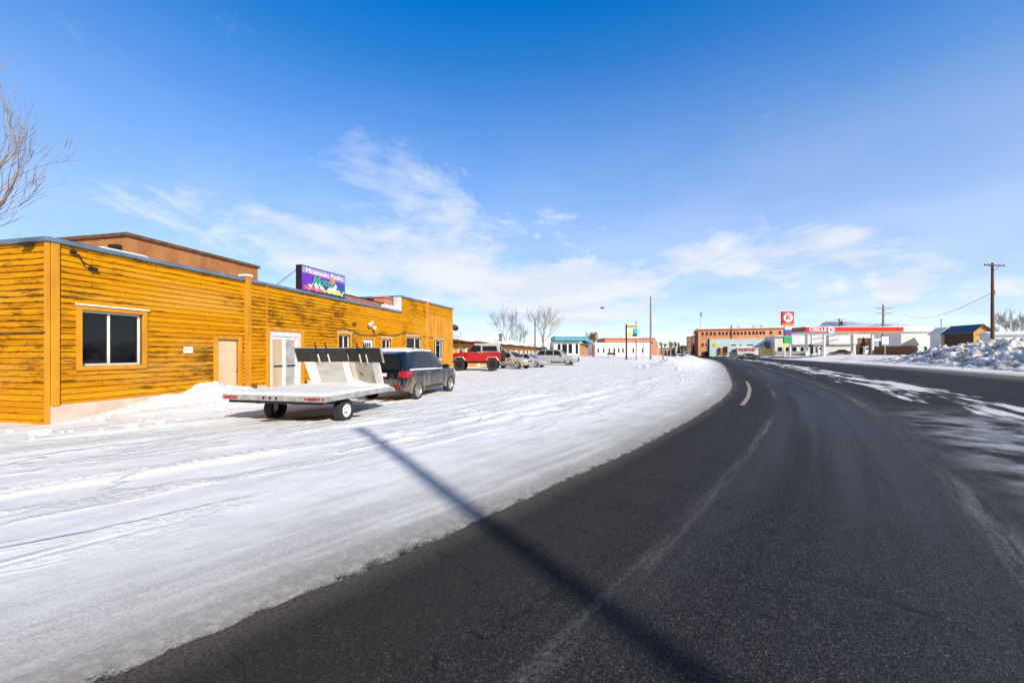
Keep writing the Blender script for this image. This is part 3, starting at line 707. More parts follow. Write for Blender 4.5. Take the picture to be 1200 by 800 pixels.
    w1 = window(H['w1'], [.46], True, [(.40, .47, M['purple_cloth']), (.93, 1.0, M['purple_cloth']), (.0, .03, M['purple_cloth'])])
    q = MB(); q.box(1.25, 1.6, .5, .8, .9, 1.62); q.box(1.3, 1.42, .45, .6, 1.62, 1.86); tag(q.build('room_furniture', M['curtain'], w1), 'pale furniture behind the glass')
    window(H['w2'], [.55], True, [(.55, .95, M['curtain'])], .07); window(H['w3'], [.6], True, [(.6, 1., M['curtain'])], .07)
    window(H['w4'], [.62], True, [(.02, .6, M['curtain'])], .09); window(H['w5'], [.3, .75], True, [(.3, .7, M['curtain'])], .09)
    # cream six panel door
    h = H['d1']; surround('door_trim', h, .12)
    q = MB(); q.box(h[0] + .01, h[1] - .01, .03, .075, .12, h[3] - .01); d = q.build('door', M['cream'], root, bevel=.004)
    q = MB(); w = (h[1] - h[0])
    for c in (.12, .55):
        for z0, z1 in ((.3, .85), (1.0, 1.5), (1.62, 1.88)):
            q.box(h[0] + w * c, h[0] + w * (c + .33), .022, .031, z0, z1)
    q.build('door_panel', M['cream'], d, bevel=.006)
    q = MB(); q.ball((h[1] - .07, -.0, 1.02), .032); q.tube((h[1] - .07, 0, 1.02), (h[1] - .07, .035, 1.02), .012); q.build('handle', M['chrome'], d, smooth=40)
    # white framed double door with pale panes
    h = H['dd']; surround('door_trim', (h[0], h[1] + .0, h[2], h[3]), .14)
    q = MB(); fw = .09
    q.box(h[0] + .005, h[0] + fw, -.01, .08, .12, h[3]); q.box(h[1] - .2, h[1] - .005, -.01, .08, .12, h[3]); q.box(h[0] + fw, h[1] - .2, -.01, .08, h[3] - .2, h[3])
    fr = q.build('door_frame', M['white_metal'], root, bevel=.004)
    x0, x1 = h[0] + fw + .005, h[1] - .205; xm = (x0 + x1) / 2
    for a0, a1, ml in ((x0, xm - .004, M['warm_reflection']), (xm + .004, x1, M['grey_stone'])):
        q = MB(); e = .085
        q.box(a0, a0 + e, .02, .06, .14, h[3] - .21); q.box(a1 - e, a1, .02, .06, .14, h[3] - .21); q.box(a0 + e, a1 - e, .02, .06, .14, .32); q.box(a0 + e, a1 - e, .02, .06, h[3] - .32, h[3] - .21)
        q.box(a0 + e, a1 - e, .024, .056, 1.12, 1.17)
        d = q.build('door', M['white_metal'], root, bevel=.004)
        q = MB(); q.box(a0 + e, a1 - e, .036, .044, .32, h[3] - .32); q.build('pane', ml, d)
        q = MB(); q.box(a0 + .12, a1 - .12, -.03, .0, 1.10, 1.14); q.box(a0 + .13, a0 + .16, 0, .02, 1.10, 1.14); q.box(a1 - .16, a1 - .13, 0, .02, 1.10, 1.14); q.build('handle', M['black_metal'], d)
    # white door with small light
    h = H['d3']; surround('door_trim', h, .12)
    q = MB(); q.box(h[0] + .01, h[1] - .01, .03, .075, .12, h[3] - .01); d = q.build('door', M['white_paint'], root, bevel=.004)
    q = MB()
    for k in range(3): q.box(h[0] + .2 + .19 * k, h[0] + .34 + .19 * k, .022, .032, 1.5, 2.1)
    q.build('pane', M['glass_dark'], d)
    q = MB(); q.ball((h[1] - .1, .0, 1.02), .035); q.build('handle', M['chrome'], d, smooth=40)
    # floodlight pair, vent, number plate, cable, box
    q = MB(); q.box(12.2, 12.4, -.08, -.02, 2.92, 3.08); fl = q.build('floodlight', M['white_metal'], root, bevel=.01)
    for sx, sz, r in ((-.2, .06, .10), (.02, .16, .085), (.24, -.10, .11)):
        q = MB(); c = Vector((12.3 + sx, -.20, 2.98 + sz)); q.tube((12.3, -.07, 3.), c, .018, .018, 6); q.ball(c, r); q.build('lamp_head', M['white_metal'], fl, smooth=60)
    q = MB(); q.box(10.85, 11.08, -.1, -.02, 2.9, 3.05); q.build('roof_vent', M['brown_eave'], root, bevel=.01)
    q = MB(); q.box(2.84, 3.10, -.05, -.026, 1.58, 1.77); q.build('number_plate', M['white_paint'], root, bevel=.004)
    q = MB(); pts = []
    for a0, z0, a1, z1, sag in ((10.4, 2.7, 13.3, 2.62, .18), (13.3, 2.62, 15.9, 2.8, .14), (15.9, 2.8, 22.8, 2.68, .06)):
        for i in range(9):
            u = i / 8; pts.append((a0 + (a1 - a0) * u, -.075, z0 + (z1 - z0) * u - sag * 4 * u * (1 - u)))
    q.path(pts, .018, 5); q.build('cable', M['black'], root)
    q = MB(); q.path([(.34, -.05, 3.86), (.45, -.12, 3.8), (.5, -.14, 3.66), (.7, -.10, 3.58), (.78, -.06, 3.55)], .016, 5); q.box(.33, .42, -.1, -.03, 3.82, 3.88); q.box(.66, .8, -.12, -.03, 3.52, 3.58); q.build('service_wire', M['black'], root)
    q = MB(); q.box(-.16, -.05, .35, .62, 3.9, 3.96); q.build('eave_lamp', M['black'], root)
    q = MB(); q.box(5.1, 5.3, -.1, -.04, .30, .52); q.build('meter_box', M['brown_eave'], root, bevel=.01)
    q = MB(); q.box(-.05, -.03, .0, DEP, 2.02, 2.045); q.build('side_joint', M['dark_wood'], root)
    # brown upper block set back on the roof
    q = MB(); q.box(3.49, 8.45, 3.0, 8.6, 3.84, 5.28); up = q.build('upper_block', M['tan_block'], root)
    q = MB(); q.box(3.42, 8.52, 2.93, 8.67, 5.285, 5.40); q.build('coping', M['brown_eave'], up, bevel=.01)
    q = MB(); q.box(8.455, 8.55, 3.1, 3.4, 4.4, 4.75); q.build('roof_vent', M['black'], up)
    q = MB(); q.box(3.3, 3.489, 3.2, 3.5, 4.75, 5.0); q.build('roof_vent', M['black'], up)
    q = MB(); q.box(1.9, 3.28, 1.6, 3.0, 3.84, 4.52); so = q.build('roof_snow', M['fresh_snow'], root, bevel=.16); tag(so, 'snow drift lying against the brown upper block')
    # low red brick strip and peach chimney behind the parapet
    q = MB(); q.box(10.7, 14.35, .35, .6, 3.84, 4.38); rb = q.build('brick_parapet', M['brick_red'], root)
    q = MB(); q.box(10.66, 14.35, .32, .63, 4.384, 4.43); q.build('coping', M['black_metal'], rb)
    q = MB(); q.box(14.36, 15.3, .28, .95, 3.84, 4.72); ch = q.build('chimney', M['peach'], root, bevel=.01)
    q = MB(); q.box(14.3, 15.36, .22, 1.01, 4.724, 4.80); q.build('chimney_cap', M['peach'], ch, bevel=.01)
    return root
motel()

def text_mesh(body, size, mtl, name, parent, mtx, ext=.008, shear=0., sx=1., bold=0.):
    cu = bpy.data.curves.new('lettering', 'FONT'); cu.body = body; cu.size = size; cu.extrude = ext; cu.align_x = 'CENTER'; cu.align_y = 'CENTER'; cu.shear = shear; cu.offset = bold
    t = bpy.data.objects.new('lettering', cu); col.objects.link(t)
    dg = bpy.context.evaluated_depsgraph_get(); me = bpy.data.meshes.new_from_object(t.evaluated_get(dg))
    bpy.data.objects.remove(t); bpy.data.curves.remove(cu)
    me.name = name; me.transform(Matrix.Scale(sx, 4, (1, 0, 0))); me.transform(mtx); me.materials.clear(); me.materials.append(mtl)
    o = bpy.data.objects.new(name, me); col.objects.link(o); o.parent = parent; return o

def roof_sign():
    s0 = FC + FU * 7.62 - FN * .12
    ang = math.atan2(FU[1], FU[0]) - R(4)
    root = empty('roof_sign', (s0[0], s0[1], 4.1), ang)
    tag(root, 'purple painted motel sign box with snowy peaks on the yellow building roof', 'sign')
    W, H_ = 2.62, 1.06
    q = MB(); q.box(0, W, .0, .26, 0, H_); q.build('cabinet', M['black_metal'], root, bevel=.012)
    q = MB(); q.box(.05, W - .05, -.012, -.002, .05, H_ - .05); q.build('face', M['sign_purple'], root)
    def poly(name, pts, y, m):
        q = MB(); q.prism(pts, y, y + .006); return q.build(name, m, root)
    poly('header_band', [(.05, .76), (W - .05, .70), (W - .05, H_ - .05), (.05, H_ - .05)], -.020, M['sign_lilac'])
    poly('lower_sky', [(1.7, .05), (W - .05, .05), (W - .05, .62), (1.9, .58)], -.019, M['sign_blue'])
    poly('mountain', [(.2, .18), (.42, .34), (.52, .30), (.82, .62), (.98, .46), (1.10, .40), (1.3, .22), (1.5, .30), (1.62, .42), (1.75, .34), (1.98, .56), (2.12, .36), (2.3, .22), (2.3, .12), (.2, .12)], -.027, M['sign_white'])
    for pts in ([(.55, .28), (.66, .36), (.72, .26), (.62, .2)], [(.9, .32), (1.02, .3), (1.0, .2), (.92, .24)], [(1.28, .2), (1.4, .3), (1.5, .2), (1.38, .12)], [(1.98, .42), (2.1, .4), (2.12, .24), (2.02, .3)], [(2.2, .2), (2.3, .3), (2.34, .14)], [(.1, .3), (.2, .36), (.3, .26), (.14, .18)]):
        poly('mountain_shadow', pts, -.034, M['sign_blue'])
    q = MB(); q.lathe([(.001, -.034), (.155, -.034), (.155, -.024), (.001, -.024)], 20, 'y', (1.78, 0, .66)); q.build('sun_disc', M['sign_orange'], root)
    rr = random.Random(3); q = MB()
    for k in range(34):
        x = rr.uniform(.08, 1.12); z = .07 + rr.random() * .2 * (1 - abs(x - .4) * .7); r = rr.uniform(.03, .06)
        q.lathe([(.001, -.041 - k * .0004), (r, -.041 - k * .0004), (r, -.034)], 7, 'y', (x, 0, z))
    q.build('flowers', M['sign_pink'], root)
    q = MB()
    for k in range(30):
        x = 1.2 + .043 * k + rr.uniform(-.01, .01); z = .10 + rr.random() * .14; r = rr.uniform(.03, .055)
        q.lathe([(.001, -.041 - k * .0004), (r, -.041 - k * .0004), (r, -.034)], 7, 'y', (x, 0, z))
    tag(q.build('flowers', M['letter_yellow'], root), 'yellow blobs in place of unreadable lettering')  # yellow blobs stand in for the sign's unreadable lower writing
    X = lambda x, z, y: Matrix.Translation((x, y, z)) @ Matrix.Rotation(R(90), 4, 'X')
    text_mesh('Mountain Peaks', .30, M['sign_white'], 'lettering', root, X(W / 2, .86, -.045), .006, 0, 1.16, .002)
    text_mesh('Motel', .50, M['letter_green'], 'lettering', root, X(1.16, .52, -.050), .006, .22, 1.0, .008)
    q = MB(); q.tube((.1, .26, .92), (-.55, 1.3, -.22), .022); q.build('brace', M['galv'], root)
    q = MB(); q.tube((W - .1, .26, .92), (W + .1, 1.3, -.22), .022); q.build('brace', M['galv'], root)
    for x in (.3, W - .3):
        q = MB(); q.box(x - .04, x + .04, .05, .2, -.26, 0); q.build('post', M['black_metal'], root)
roof_sign()

# ------------------------------------------------------------------ vehicles
class Body:
    """a car skin as cross sections along x (rear 0 .. front L)"""
    def __init__(s, P):
        s.P = P; s.L = P['L']; s.hw = P['W'] / 2
    def sec(s, x):
        P = s.P; ip = lambda k: float(np.interp(x, *zip(*P[k])))
        return ip('sill'), ip('belt'), ip('top'), ip('wb'), ip('wr')
    def pt(s, x, v, sgn=-1):
        """v 0 bottom centre, 1 sill, 2 mid side, 3 belt, 4 roof edge, 5 roof centre"""
        zs, zb, zt, wb, wr = s.sec(x); hw = s.hw
        wb *= hw; wr *= hw
        zb = min(zb, zt - .012)
        K = [(0, 0, zs + .03), (.7, wb * .86, zs), (1, wb * .965, zs + .10), (1.5, wb * .995, zs + (zb - zs) * .42), (2, wb * 1.0, zs + (zb - zs) * .66), (2.7, wb * .985, zb - .05), (3, wb * .955, zb),
             (4, wr, zt - (zt - zb) * .05 - .012), (4.25, wr * .93, zt - .012), (4.6, wr * .6, zt - .003), (5, 0, zt)]
        vs = [k[0] for k in K]; y = np.interp(v, vs, [k[1] for k in K]); z = np.interp(v, vs, [k[2] for k in K])
        lean = s.P.get('lean', 0); xx = x
        if lean and z > s.P['lean_z']: xx = x + lean * (z - s.P['lean_z']) * max(0, 1 - x / (s.L * .35))
        return Vector((xx, sgn * float(y), float(z)))
    def nrm(s, x, v, sgn):
        e = .02; a = s.pt(min(x + e, s.L), v, sgn) - s.pt(max(x - e, 0), v, sgn); b = s.pt(x, min(v + .03, 5), sgn) - s.pt(x, max(v - .03, 0), sgn)
        n = a.cross(b) if sgn < 0 else b.cross(a)
        if n.length < 1e-9: return Vector((0, sgn, 0))
        n.normalize()
        if n.y * sgn < 0 and abs(n.y) > .05: n = -n
        if abs(n.y) <= .05 and n.z < 0: n = -n
        return n
    def skin(s, nx=44):
        P = s.P
        xs = sorted(set([0, .03, .09, .2, s.L - .2, s.L - .09, s.L - .03, s.L] + [round(q, 3) for q in np.linspace(.2, s.L - .2, nx)]))
        vv = [0, .7, 1, 1.25, 1.5, 2, 2.4, 2.7, 3, 3.33, 3.66, 4, 4.25, 4.6, 5]
        ring = [(v, -1) for v in vv] + [(v, 1) for v in vv[-2:0:-1]]
        mb = MB(); n = len(ring); V = []
        for x in xs: V += [s.pt(x, v, sg) for v, sg in ring]
        F = []
        for i in range(len(xs) - 1):
            for j in range(n):
                k = (j + 1) % n; F.append((i * n + j, i * n + k, (i + 1) * n + k, (i + 1) * n + j))
        F += [tuple(range(n - 1, -1, -1)), tuple((len(xs) - 1) * n + j for j in range(n))]
        mb.add(V, F); return mb
    def patch(s, x0, x1, v0, v1, sgn=-1, off=.006, nx=8, nv=4, x0b=None, x1b=None, thick=True):
        """panel lying on the skin between x0..x1 (bottom) / x0b..x1b (top)"""
        x0b = x0 if x0b is None else x0b; x1b = x1 if x1b is None else x1b
        mb = MB(); V = []
        for layer in ((off, -.004) if thick else (off,)):
            for j in range(nv + 1):
                q = j / nv; v = v0 + (v1 - v0) * q
                for i in range(nx + 1):
                    a = x0 + (x0b - x0) * q; b = x1 + (x1b - x1) * q; x = a + (b - a) * i / nx
                    V.append(s.pt(x, v, sgn) + s.nrm(x, v, sgn) * layer)
        N = (nx + 1) * (nv + 1); F = []
        for j in range(nv):
            for i in range(nx): a = j * (nx + 1) + i; F.append((a, a + 1, a + nx + 2, a + nx + 1))
        if thick:
            loop = [i for i in range(nx + 1)] + [j * (nx + 1) + nx for j in range(1, nv + 1)] + [nv * (nx + 1) + i for i in range(nx - 1, -1, -1)] + [j * (nx + 1) for j in range(nv - 1, 0, -1)]
            for a, b in zip(loop, loop[1:] + loop[:1]): F.append((a, b, b + N, a + N))
        mb.add(V, F); return mb
    def front_patch(s, x0, x1, yf, off=.006, v0=4.25, nx=8):
        """windscreen / rear screen: across the roof strip, both sides"""
        mb = MB(); V = []; vs = [4.22, 4.45, 4.75, 5]
        ring = [(v, -1) for v in vs] + [(v, 1) for v in vs[-2::-1]]
        for i in range(nx + 1):
            x = x0 + (x1 - x0) * i / nx
            for v, sg in ring: V.append(s.pt(x, v, sg) + Vector((off * (1 if yf else -1), 0, off)))
        n = len(ring)
        F = [(i * n + j, i * n + j + 1, (i + 1) * n + j + 1, (i + 1) * n + j) for i in range(nx) for j in range(n - 1)]
        mb.add(V, F); return mb

def bool_arches(o, wheels, r, hw):
    q = MB()
    for x, z in wheels: q.tube((x, -hw - .3, z), (x, -hw + .34, z), r, r, 28); q.tube((x, hw - .34, z), (x, hw + .3, z), r, r, 28)
    c = q.build('cutter', None)
    md = o.modifiers.new('arch', 'BOOLEAN'); md.operation = 'DIFFERENCE'; md.object = c; md.solver = 'EXACT'
    dg = bpy.context.evaluated_depsgraph_get(); me = bpy.data.meshes.new_from_object(o.evaluated_get(dg))
    o.modifiers.clear(); old = o.data; o.data = me; me.name = 'body'
    me.polygons.foreach_set('use_smooth', [True] * len(me.polygons)); me.set_sharp_from_angle(angle=R(32))
    bpy.data.objects.remove(c)

def make_wheel(parent, x, y, z, r, w, side, spokes=5, rim=.66, rimm=None, snowy=False):
    hw = w / 2
    q = MB(); ri = r * rim
    q.lathe([(ri, -hw * .9), (ri + .02, -hw), (r * .93, -hw * .96), (r * .985, -hw * .74), (r, -hw * .4), (r, hw * .4), (r * .985, hw * .74), (r * .93, hw * .96), (ri + .02, hw), (ri, hw * .9)], 32)
    t = q.build('wheel', M['rubber'], parent, smooth=50); t.location = (x, y, z)
    o = side * hw
    q = MB(); q.lathe([(ri, o * .92), (ri * .94, o * .80), (ri * .88, o * .35), (.02, o * .30)], 28)
    q.lathe([(.001, o * .72), (ri * .17, o * .70), (ri * .22, o * .4)], 14)
    for k in range(spokes):
        a = 2 * math.pi * k / spokes + .3; ca, sa = math.cos(a), math.sin(a); wd = ri * (.13 if spokes > 6 else .19)
        def P(rad, lat, al): return (rad * ca - lat * sa, al, rad * sa + lat * ca)
        vs = [P(ri * .1, -wd * .8, o * .68), P(ri * .1, wd * .8, o * .68), P(ri * .93, wd, o * .78), P(ri * .93, -wd, o * .78), P(ri * .1, -wd * .8, o * .42), P(ri * .1, wd * .8, o * .42), P(ri * .93, wd, o * .5), P(ri * .93, -wd, o * .5)]
        q.add(vs, [(0, 1, 2, 3), (0, 4, 5, 1), (1, 5, 6, 2), (2, 6, 7, 3), (3, 7, 4, 0)])
    q.build('rim', rimm or M['rim'], t, smooth=35)
    q = MB(); q.lathe([(ri * .9, o * .28), (.001, o * .28)], 20); q.build('brake', M['black_metal'], t)
    return t

def make_car(name, label, cat, P, paint, loc, rz, group=None, detail=2, glass=None):
    """generic car, x forward, origin on the ground below the rear bumper's centre"""
    root = empty(name, loc, rz); tag(root, label, cat, group)
    B = Body(P); hw = P['W'] / 2; L = P['L']; gm = glass or M['car_glass']
    body = B.skin(44 if detail > 1 else 22).build('body', paint, root, smooth=32)
    r = P['wr_']; wx = P['wheels']
    bool_arches(body, [(x, r + .01) for x in wx], r + .065, hw)
    for x in wx:
        for sg in (-1, 1): make_wheel(root, x, sg * (hw - .115), r, r, .22, sg, P.get('spokes', 5))
    # windows
    for sg in (-1, 1):
        for (a, b, at, bt) in P['win']: B.patch(a, b, 3.10, 3.93, sg, .008, 10, 4, at, bt, False).build('side_window', gm, root, smooth=50)
    ws = P['windscreen']; B.front_patch(ws[0], ws[1], True).build('windscreen', gm, root, smooth=50)
    if P.get('rearscreen'): rs = P['rearscreen']; B.front_patch(rs[0], rs[1], False).build('rear_window', gm, root, smooth=50)
    if P.get('lean'):
        zs, zb, zt, wb, wr = B.sec(0); q = MB(); z0, z1 = zb + .04, zt - .10
        f = lambda z: P['lean'] * max(0, z - P['lean_z']) - .012
        y0, y1 = hw * wb * .90, hw * wr * .93
        q.add([(f(z0), -y0, z0), (f(z0), y0, z0), (f(z1), y1, z1), (f(z1), -y1, z1), (f(z0) + .02, -y0, z0), (f(z0) + .02, y0, z0), (f(z1) + .02, y1, z1), (f(z1) + .02, -y1, z1)], [(0, 1, 2, 3), (0, 4, 5, 1), (1, 5, 6, 2), (2, 6, 7, 3), (3, 7, 4, 0)])
        q.build('rear_window', gm, root, bevel=.01)
    # doors and seams
    if detail > 1:
        for sg in (-1, 1):
            q = MB()
            for x in P['seams']:
                p = B.patch(x - .006, x + .006, 1.15, 2.98, sg, .003, 1, 8, thick=False); q.add(p.v, p.f)
            p = B.patch(P['seams'][0], P['seams'][-1], 1.12, 1.15, sg, .003, 8, 1, thick=False); q.add(p.v, p.f)
            q.build('door_seam', M['black'], root)
            for x in P['handles']: B.patch(x - .10, x + .10, 2.52, 2.66, sg, .025, 4, 1).build('handle', P.get('handle_m', paint), root, bevel=.006)
            B.patch(P['seams'][0] + .1, P['seams'][-1] - .1, .98, 1.14, sg, .012, 6, 1).build('side_sill', M['black'], root)
            if P.get('chrome'): B.patch(P['win'][0][0], P['win'][-1][1], 2.94, 3.07, sg, .012, 14, 1).build('window_trim', M['alu_bright'], root)
        for x, sg in [(x, sg) for x in wx for sg in (-1, 1)]:
            q = MB(); n = 18; V = []
            for i in range(n + 1):
                a = math.pi * (-.06 + 1.12 * i / n)
                for rr, yy in ((r + .055, hw * .992 + .006), (r + .10, hw * .992 + .006), (r + .055, hw * .9), (r + .10, hw * .9)):
                    V.append((x + rr * math.cos(a), sg * yy, r + .01 + rr * math.sin(a)))
            F = []
            for i in range(n):
                for a, b in ((0, 1), (1, 3), (3, 2), (2, 0)): F.append((4 * i + a, 4 * i + b, 4 * i + 4 + b, 4 * i + 4 + a))
            q.add(V, F); q.build('arch_trim', P.get('arch_m', paint), root, smooth=40)
    for sg in (-1, 1):
        m = P.get('mirror', ws[0] - .35)
        zs, zb, zt, wb, wr = B.sec(m); q = MB(); q.box(m - .09, m + .09, sg * hw * .99 - .02 + (0 if sg > 0 else -.2), sg * hw * .99 + .02 + (.2 if sg > 0 else 0), zb + .01, zb + .17); q.build('mirror', P.get('mirror_m', paint), root, bevel=.04)
    if P.get('rails'):
        for sg in (-1, 1):
            q = MB(); pts = [B.pt(x, 4.22, sg) + Vector((0, 0, h)) for x, h in ((P['rails'][0], .0), (P['rails'][0] + .12, .05), ((P['rails'][0] + P['rails'][1]) / 2, .055), (P['rails'][1] - .12, .05), (P['rails'][1], 0))]
            q.path(pts, .018, 6); q.build('roof_rail', M['black_metal'], root, smooth=40)
    # lamps
    for sg in (-1, 1):
        (a, b, v0, v1) = P['tail']; p = B.patch(a, b, v0, v1, sg, .014, 6, 4)
        p0, p1 = B.pt(0, v0, sg), B.pt(0, v1, sg); inn = P.get('tail_in', .3)
        p.add([(p0.x - .015, p0.y * 1.0, p0.z), (p0.x - .015, p0.y - sg * inn, p0.z + .02), (p1.x - .012, p1.y - sg * inn * .8, p1.z - .02), (p1.x - .012, p1.y, p1.z), (p0.x + .05, p0.y, p0.z), (p0.x + .05, p0.y - sg * inn, p0.z + .02), (p1.x + .05, p1.y - sg * inn * .8, p1.z - .02), (p1.x + .05, p1.y, p1.z)],
              [(0, 1, 2, 3), (0, 4, 5, 1), (1, 5, 6, 2), (2, 6, 7, 3), (3, 7, 4, 0)])
        p.build('tail_light', M['red_lens'], root, smooth=30)
        (a, b, v0, v1) = P['head']; p = B.patch(a, b, v0, v1, sg, .012, 6, 4)
        p0, p1 = B.pt(L, v0, sg), B.pt(L, v1, sg); inn = P.get('head_in', .3)
        p.add([(p0.x + .012, p0.y, p0.z), (p0.x + .012, p0.y - sg * inn, p0.z), (p1.x + .012, p1.y - sg * inn, p1.z), (p1.x + .012, p1.y, p1.z), (p0.x - .04, p0.y, p0.z), (p0.x - .04, p0.y - sg * inn, p0.z), (p1.x - .04, p1.y - sg * inn, p1.z), (p1.x - .04, p1.y, p1.z)],
              [(0, 1, 2, 3), (0, 4, 5, 1), (1, 5, 6, 2), (2, 6, 7, 3), (3, 7, 4, 0)])
        p.build('headlight', M['clear_lens'], root, smooth=30)
    zs, zb, zt, wb, wr = B.sec(L); gw = hw * .5
    q = MB(); q.box(L - .02, L + .016, -gw, gw, zs + .24, zb - .12 if zb - zs > .5 else zb - .04); q.build('grille', M['black'], root, bevel=.01)
    q = MB(); q.box(L - .03, L + .03, -hw * .75, hw * .75, zs + .05, zs + .19); q.build('front_bumper', P.get('bumper_m', paint), root, bevel=.02)
    zs, zb, zt, wb, wr = B.sec(0)
    q = MB(); q.box(-.05, .06, -hw * .84, hw * .84, zs + .12, zs + .30); q.build('rear_bumper', P.get('bumper_m', paint), root, bevel=.025)
    if P.get('rear_detail'): P['rear_detail'](root, B)
    return root

def suv_P(**k):
    L, W, H = k.get('L', 4.6), k.get('W', 1.88), k.get('H', 1.70)
    f = L / 4.6; h = H / 1.70; gc = k.get('sill', .0)
    P = dict(L=L, W=W, lean=.30, lean_z=1.02 * h,
        sill=[(0, .46 + gc), (.25, .36 + gc), (.6, .29 + gc), (L - .6, .29 + gc), (L - .2, .34 + gc), (L, .42 + gc)],
        belt=[(0, 1.02 * h), (.6 * f, 1.03 * h), (3.1 * f, .99 * h), (3.35 * f, 1.0 * h), (4.1 * f, .95 * h), (4.45 * f, .90 * h), (L, .84 * h)],
        top=[(0, 1.56 * h), (.25, 1.63 * h), (.9 * f, 1.69 * h), (1.7 * f, 1.70 * h), (2.3 * f, 1.67 * h), (2.62 * f, 1.62 * h), (3.42 * f, 1.075 * h), (3.6 * f, 1.05 * h), (4.1 * f, 1.01 * h), (4.45 * f, .96 * h), (L - .05, .90 * h), (L, .86 * h)],
        wb=[(0, .88), (.03, .92), (.1, .965), (.4, 1), (L - .6, .99), (L - .25, .93), (L - .08, .84), (L, .76)],
        wr=[(0, .69), (.3, .75), (.9, .76), (2.2 * f, .76), (2.62 * f, .745), (3.42 * f, .80), (4.1 * f, .76), (L, .6)],
        win=[(.34 * f, 1.02 * f, .62 * f, 1.02 * f), (1.09 * f, 1.93 * f, 1.09 * f, 1.93 * f), (2.01 * f, 3.12 * f, 2.01 * f, 2.62 * f)],
        windscreen=(3.34 * f, 2.66 * f), seams=(1.06 * f, 1.97 * f, 3.0 * f), handles=(1.25 * f, 2.15 * f), wheels=(.86 * f, 3.66 * f), wr_=.36, mirror=2.95 * f,
        tail=(.0, .40, 1.95, 2.95), head=(L - .5, L - .02, 2.0, 2.75), rails=(.7 * f, 2.4 * f), tail_in=.14)
    P.update(k.get('P', {})); return P
def sedan_P(L=4.55, W=1.78, H=1.45):
    f = L / 4.55; h = H / 1.45
    return dict(L=L, W=W, sill=[(0, .38), (.3, .26), (.7, .22), (L - .7, .22), (L, .30)],
        belt=[(0, .80 * h), (.25, .90 * h), (.9 * f, .95 * h), (3.1 * f, .90 * h), (3.9 * f, .80 * h), (L, .62 * h)],
        top=[(0, .84 * h), (.12, .93 * h), (.62 * f, .99 * h), (1.40 * f, 1.38 * h), (1.9 * f, 1.45 * h), (2.45 * f, 1.42 * h), (3.36 * f, .955 * h), (3.9 * f, .86 * h), (4.35 * f, .76 * h), (L, .66 * h)],
        wb=[(0, .82), (.05, .88), (.25, .96), (.6, 1), (L - .7, .99), (L - .3, .92), (L, .72)],
        wr=[(0, .7), (.62 * f, .74), (1.4 * f, .70), (2.4 * f, .72), (3.36 * f, .8), (L, .58)],
        win=[(.95 * f, 1.95 * f, 1.35 * f, 1.95 * f), (2.03 * f, 3.1 * f, 2.03 * f, 2.5 * f)], windscreen=(3.28 * f, 2.5 * f), rearscreen=(.70 * f, 1.36 * f),
        seams=(1.1 * f, 1.99 * f, 3.0 * f), handles=(1.25 * f, 2.2 * f), wheels=(.80 * f, 3.5 * f), wr_=.31, mirror=2.95 * f, tail=(0, .3, 2.1, 2.85), head=(L - .5, L - .02, 2.0, 2.7))

HEAD = math.atan2(.973, .231)
def navy_suv():
    def rear(root, B):
        q = MB(); q.box(-.068, -.02, -.62, .62, .66, .73); q.build('bumper_strip', M['chrome'], root, bevel=.012)
        q = MB(); q.box(-.03, .02, -.26, .26, .84, .95); q.build('number_plate', M['white_paint'], root, bevel=.004)
        for sg in (-1, 1):
            q = MB(); q.tube((.1, sg * .55, .36), (-.07, sg * .55, .355), .045, .05, 12); q.build('exhaust', M['chrome'], root, smooth=40)
            q = MB(); q.box(-.06, .05, sg * .62 - .14, sg * .62 + .14, .50, .58); tag(q.build('reflector', M['red_lens'], root, bevel=.01), None)
        q = MB(); q.box(-.045, .03, -.56, .56, .38, .52); q.build('diffuser', M['grey_stone'], root, bevel=.02)
        q = MB(); q.tube((.2, 0, .42), (-.25, 0, .40), .035); q.ball((-.27, 0, .46), .03); q.build('tow_hitch', M['black_metal'], root)
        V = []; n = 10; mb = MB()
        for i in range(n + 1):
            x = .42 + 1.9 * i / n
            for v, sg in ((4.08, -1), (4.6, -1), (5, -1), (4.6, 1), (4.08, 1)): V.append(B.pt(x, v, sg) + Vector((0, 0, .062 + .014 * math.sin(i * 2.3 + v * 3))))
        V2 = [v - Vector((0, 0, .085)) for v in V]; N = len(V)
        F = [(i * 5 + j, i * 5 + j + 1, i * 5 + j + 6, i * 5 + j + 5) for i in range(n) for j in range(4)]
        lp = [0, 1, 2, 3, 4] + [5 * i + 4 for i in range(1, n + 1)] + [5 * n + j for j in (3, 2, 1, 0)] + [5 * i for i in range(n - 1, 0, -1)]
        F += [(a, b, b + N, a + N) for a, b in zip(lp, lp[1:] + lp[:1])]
        mb.add(V + V2, F); mb.build('roof_snow', M['fresh_snow'], root, smooth=50)  # snow sheet thickened to imitate the sky's reflection along the roof edge
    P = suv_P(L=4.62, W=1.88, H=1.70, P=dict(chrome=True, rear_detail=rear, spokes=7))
    make_car('navy_suv', 'mud splashed navy suv with roof snow standing in for sky reflection hitched to the flatbed trailer', 'suv', P, M['paint_navy'], (-4.22, 12.66, .0), HEAD)
navy_suv()

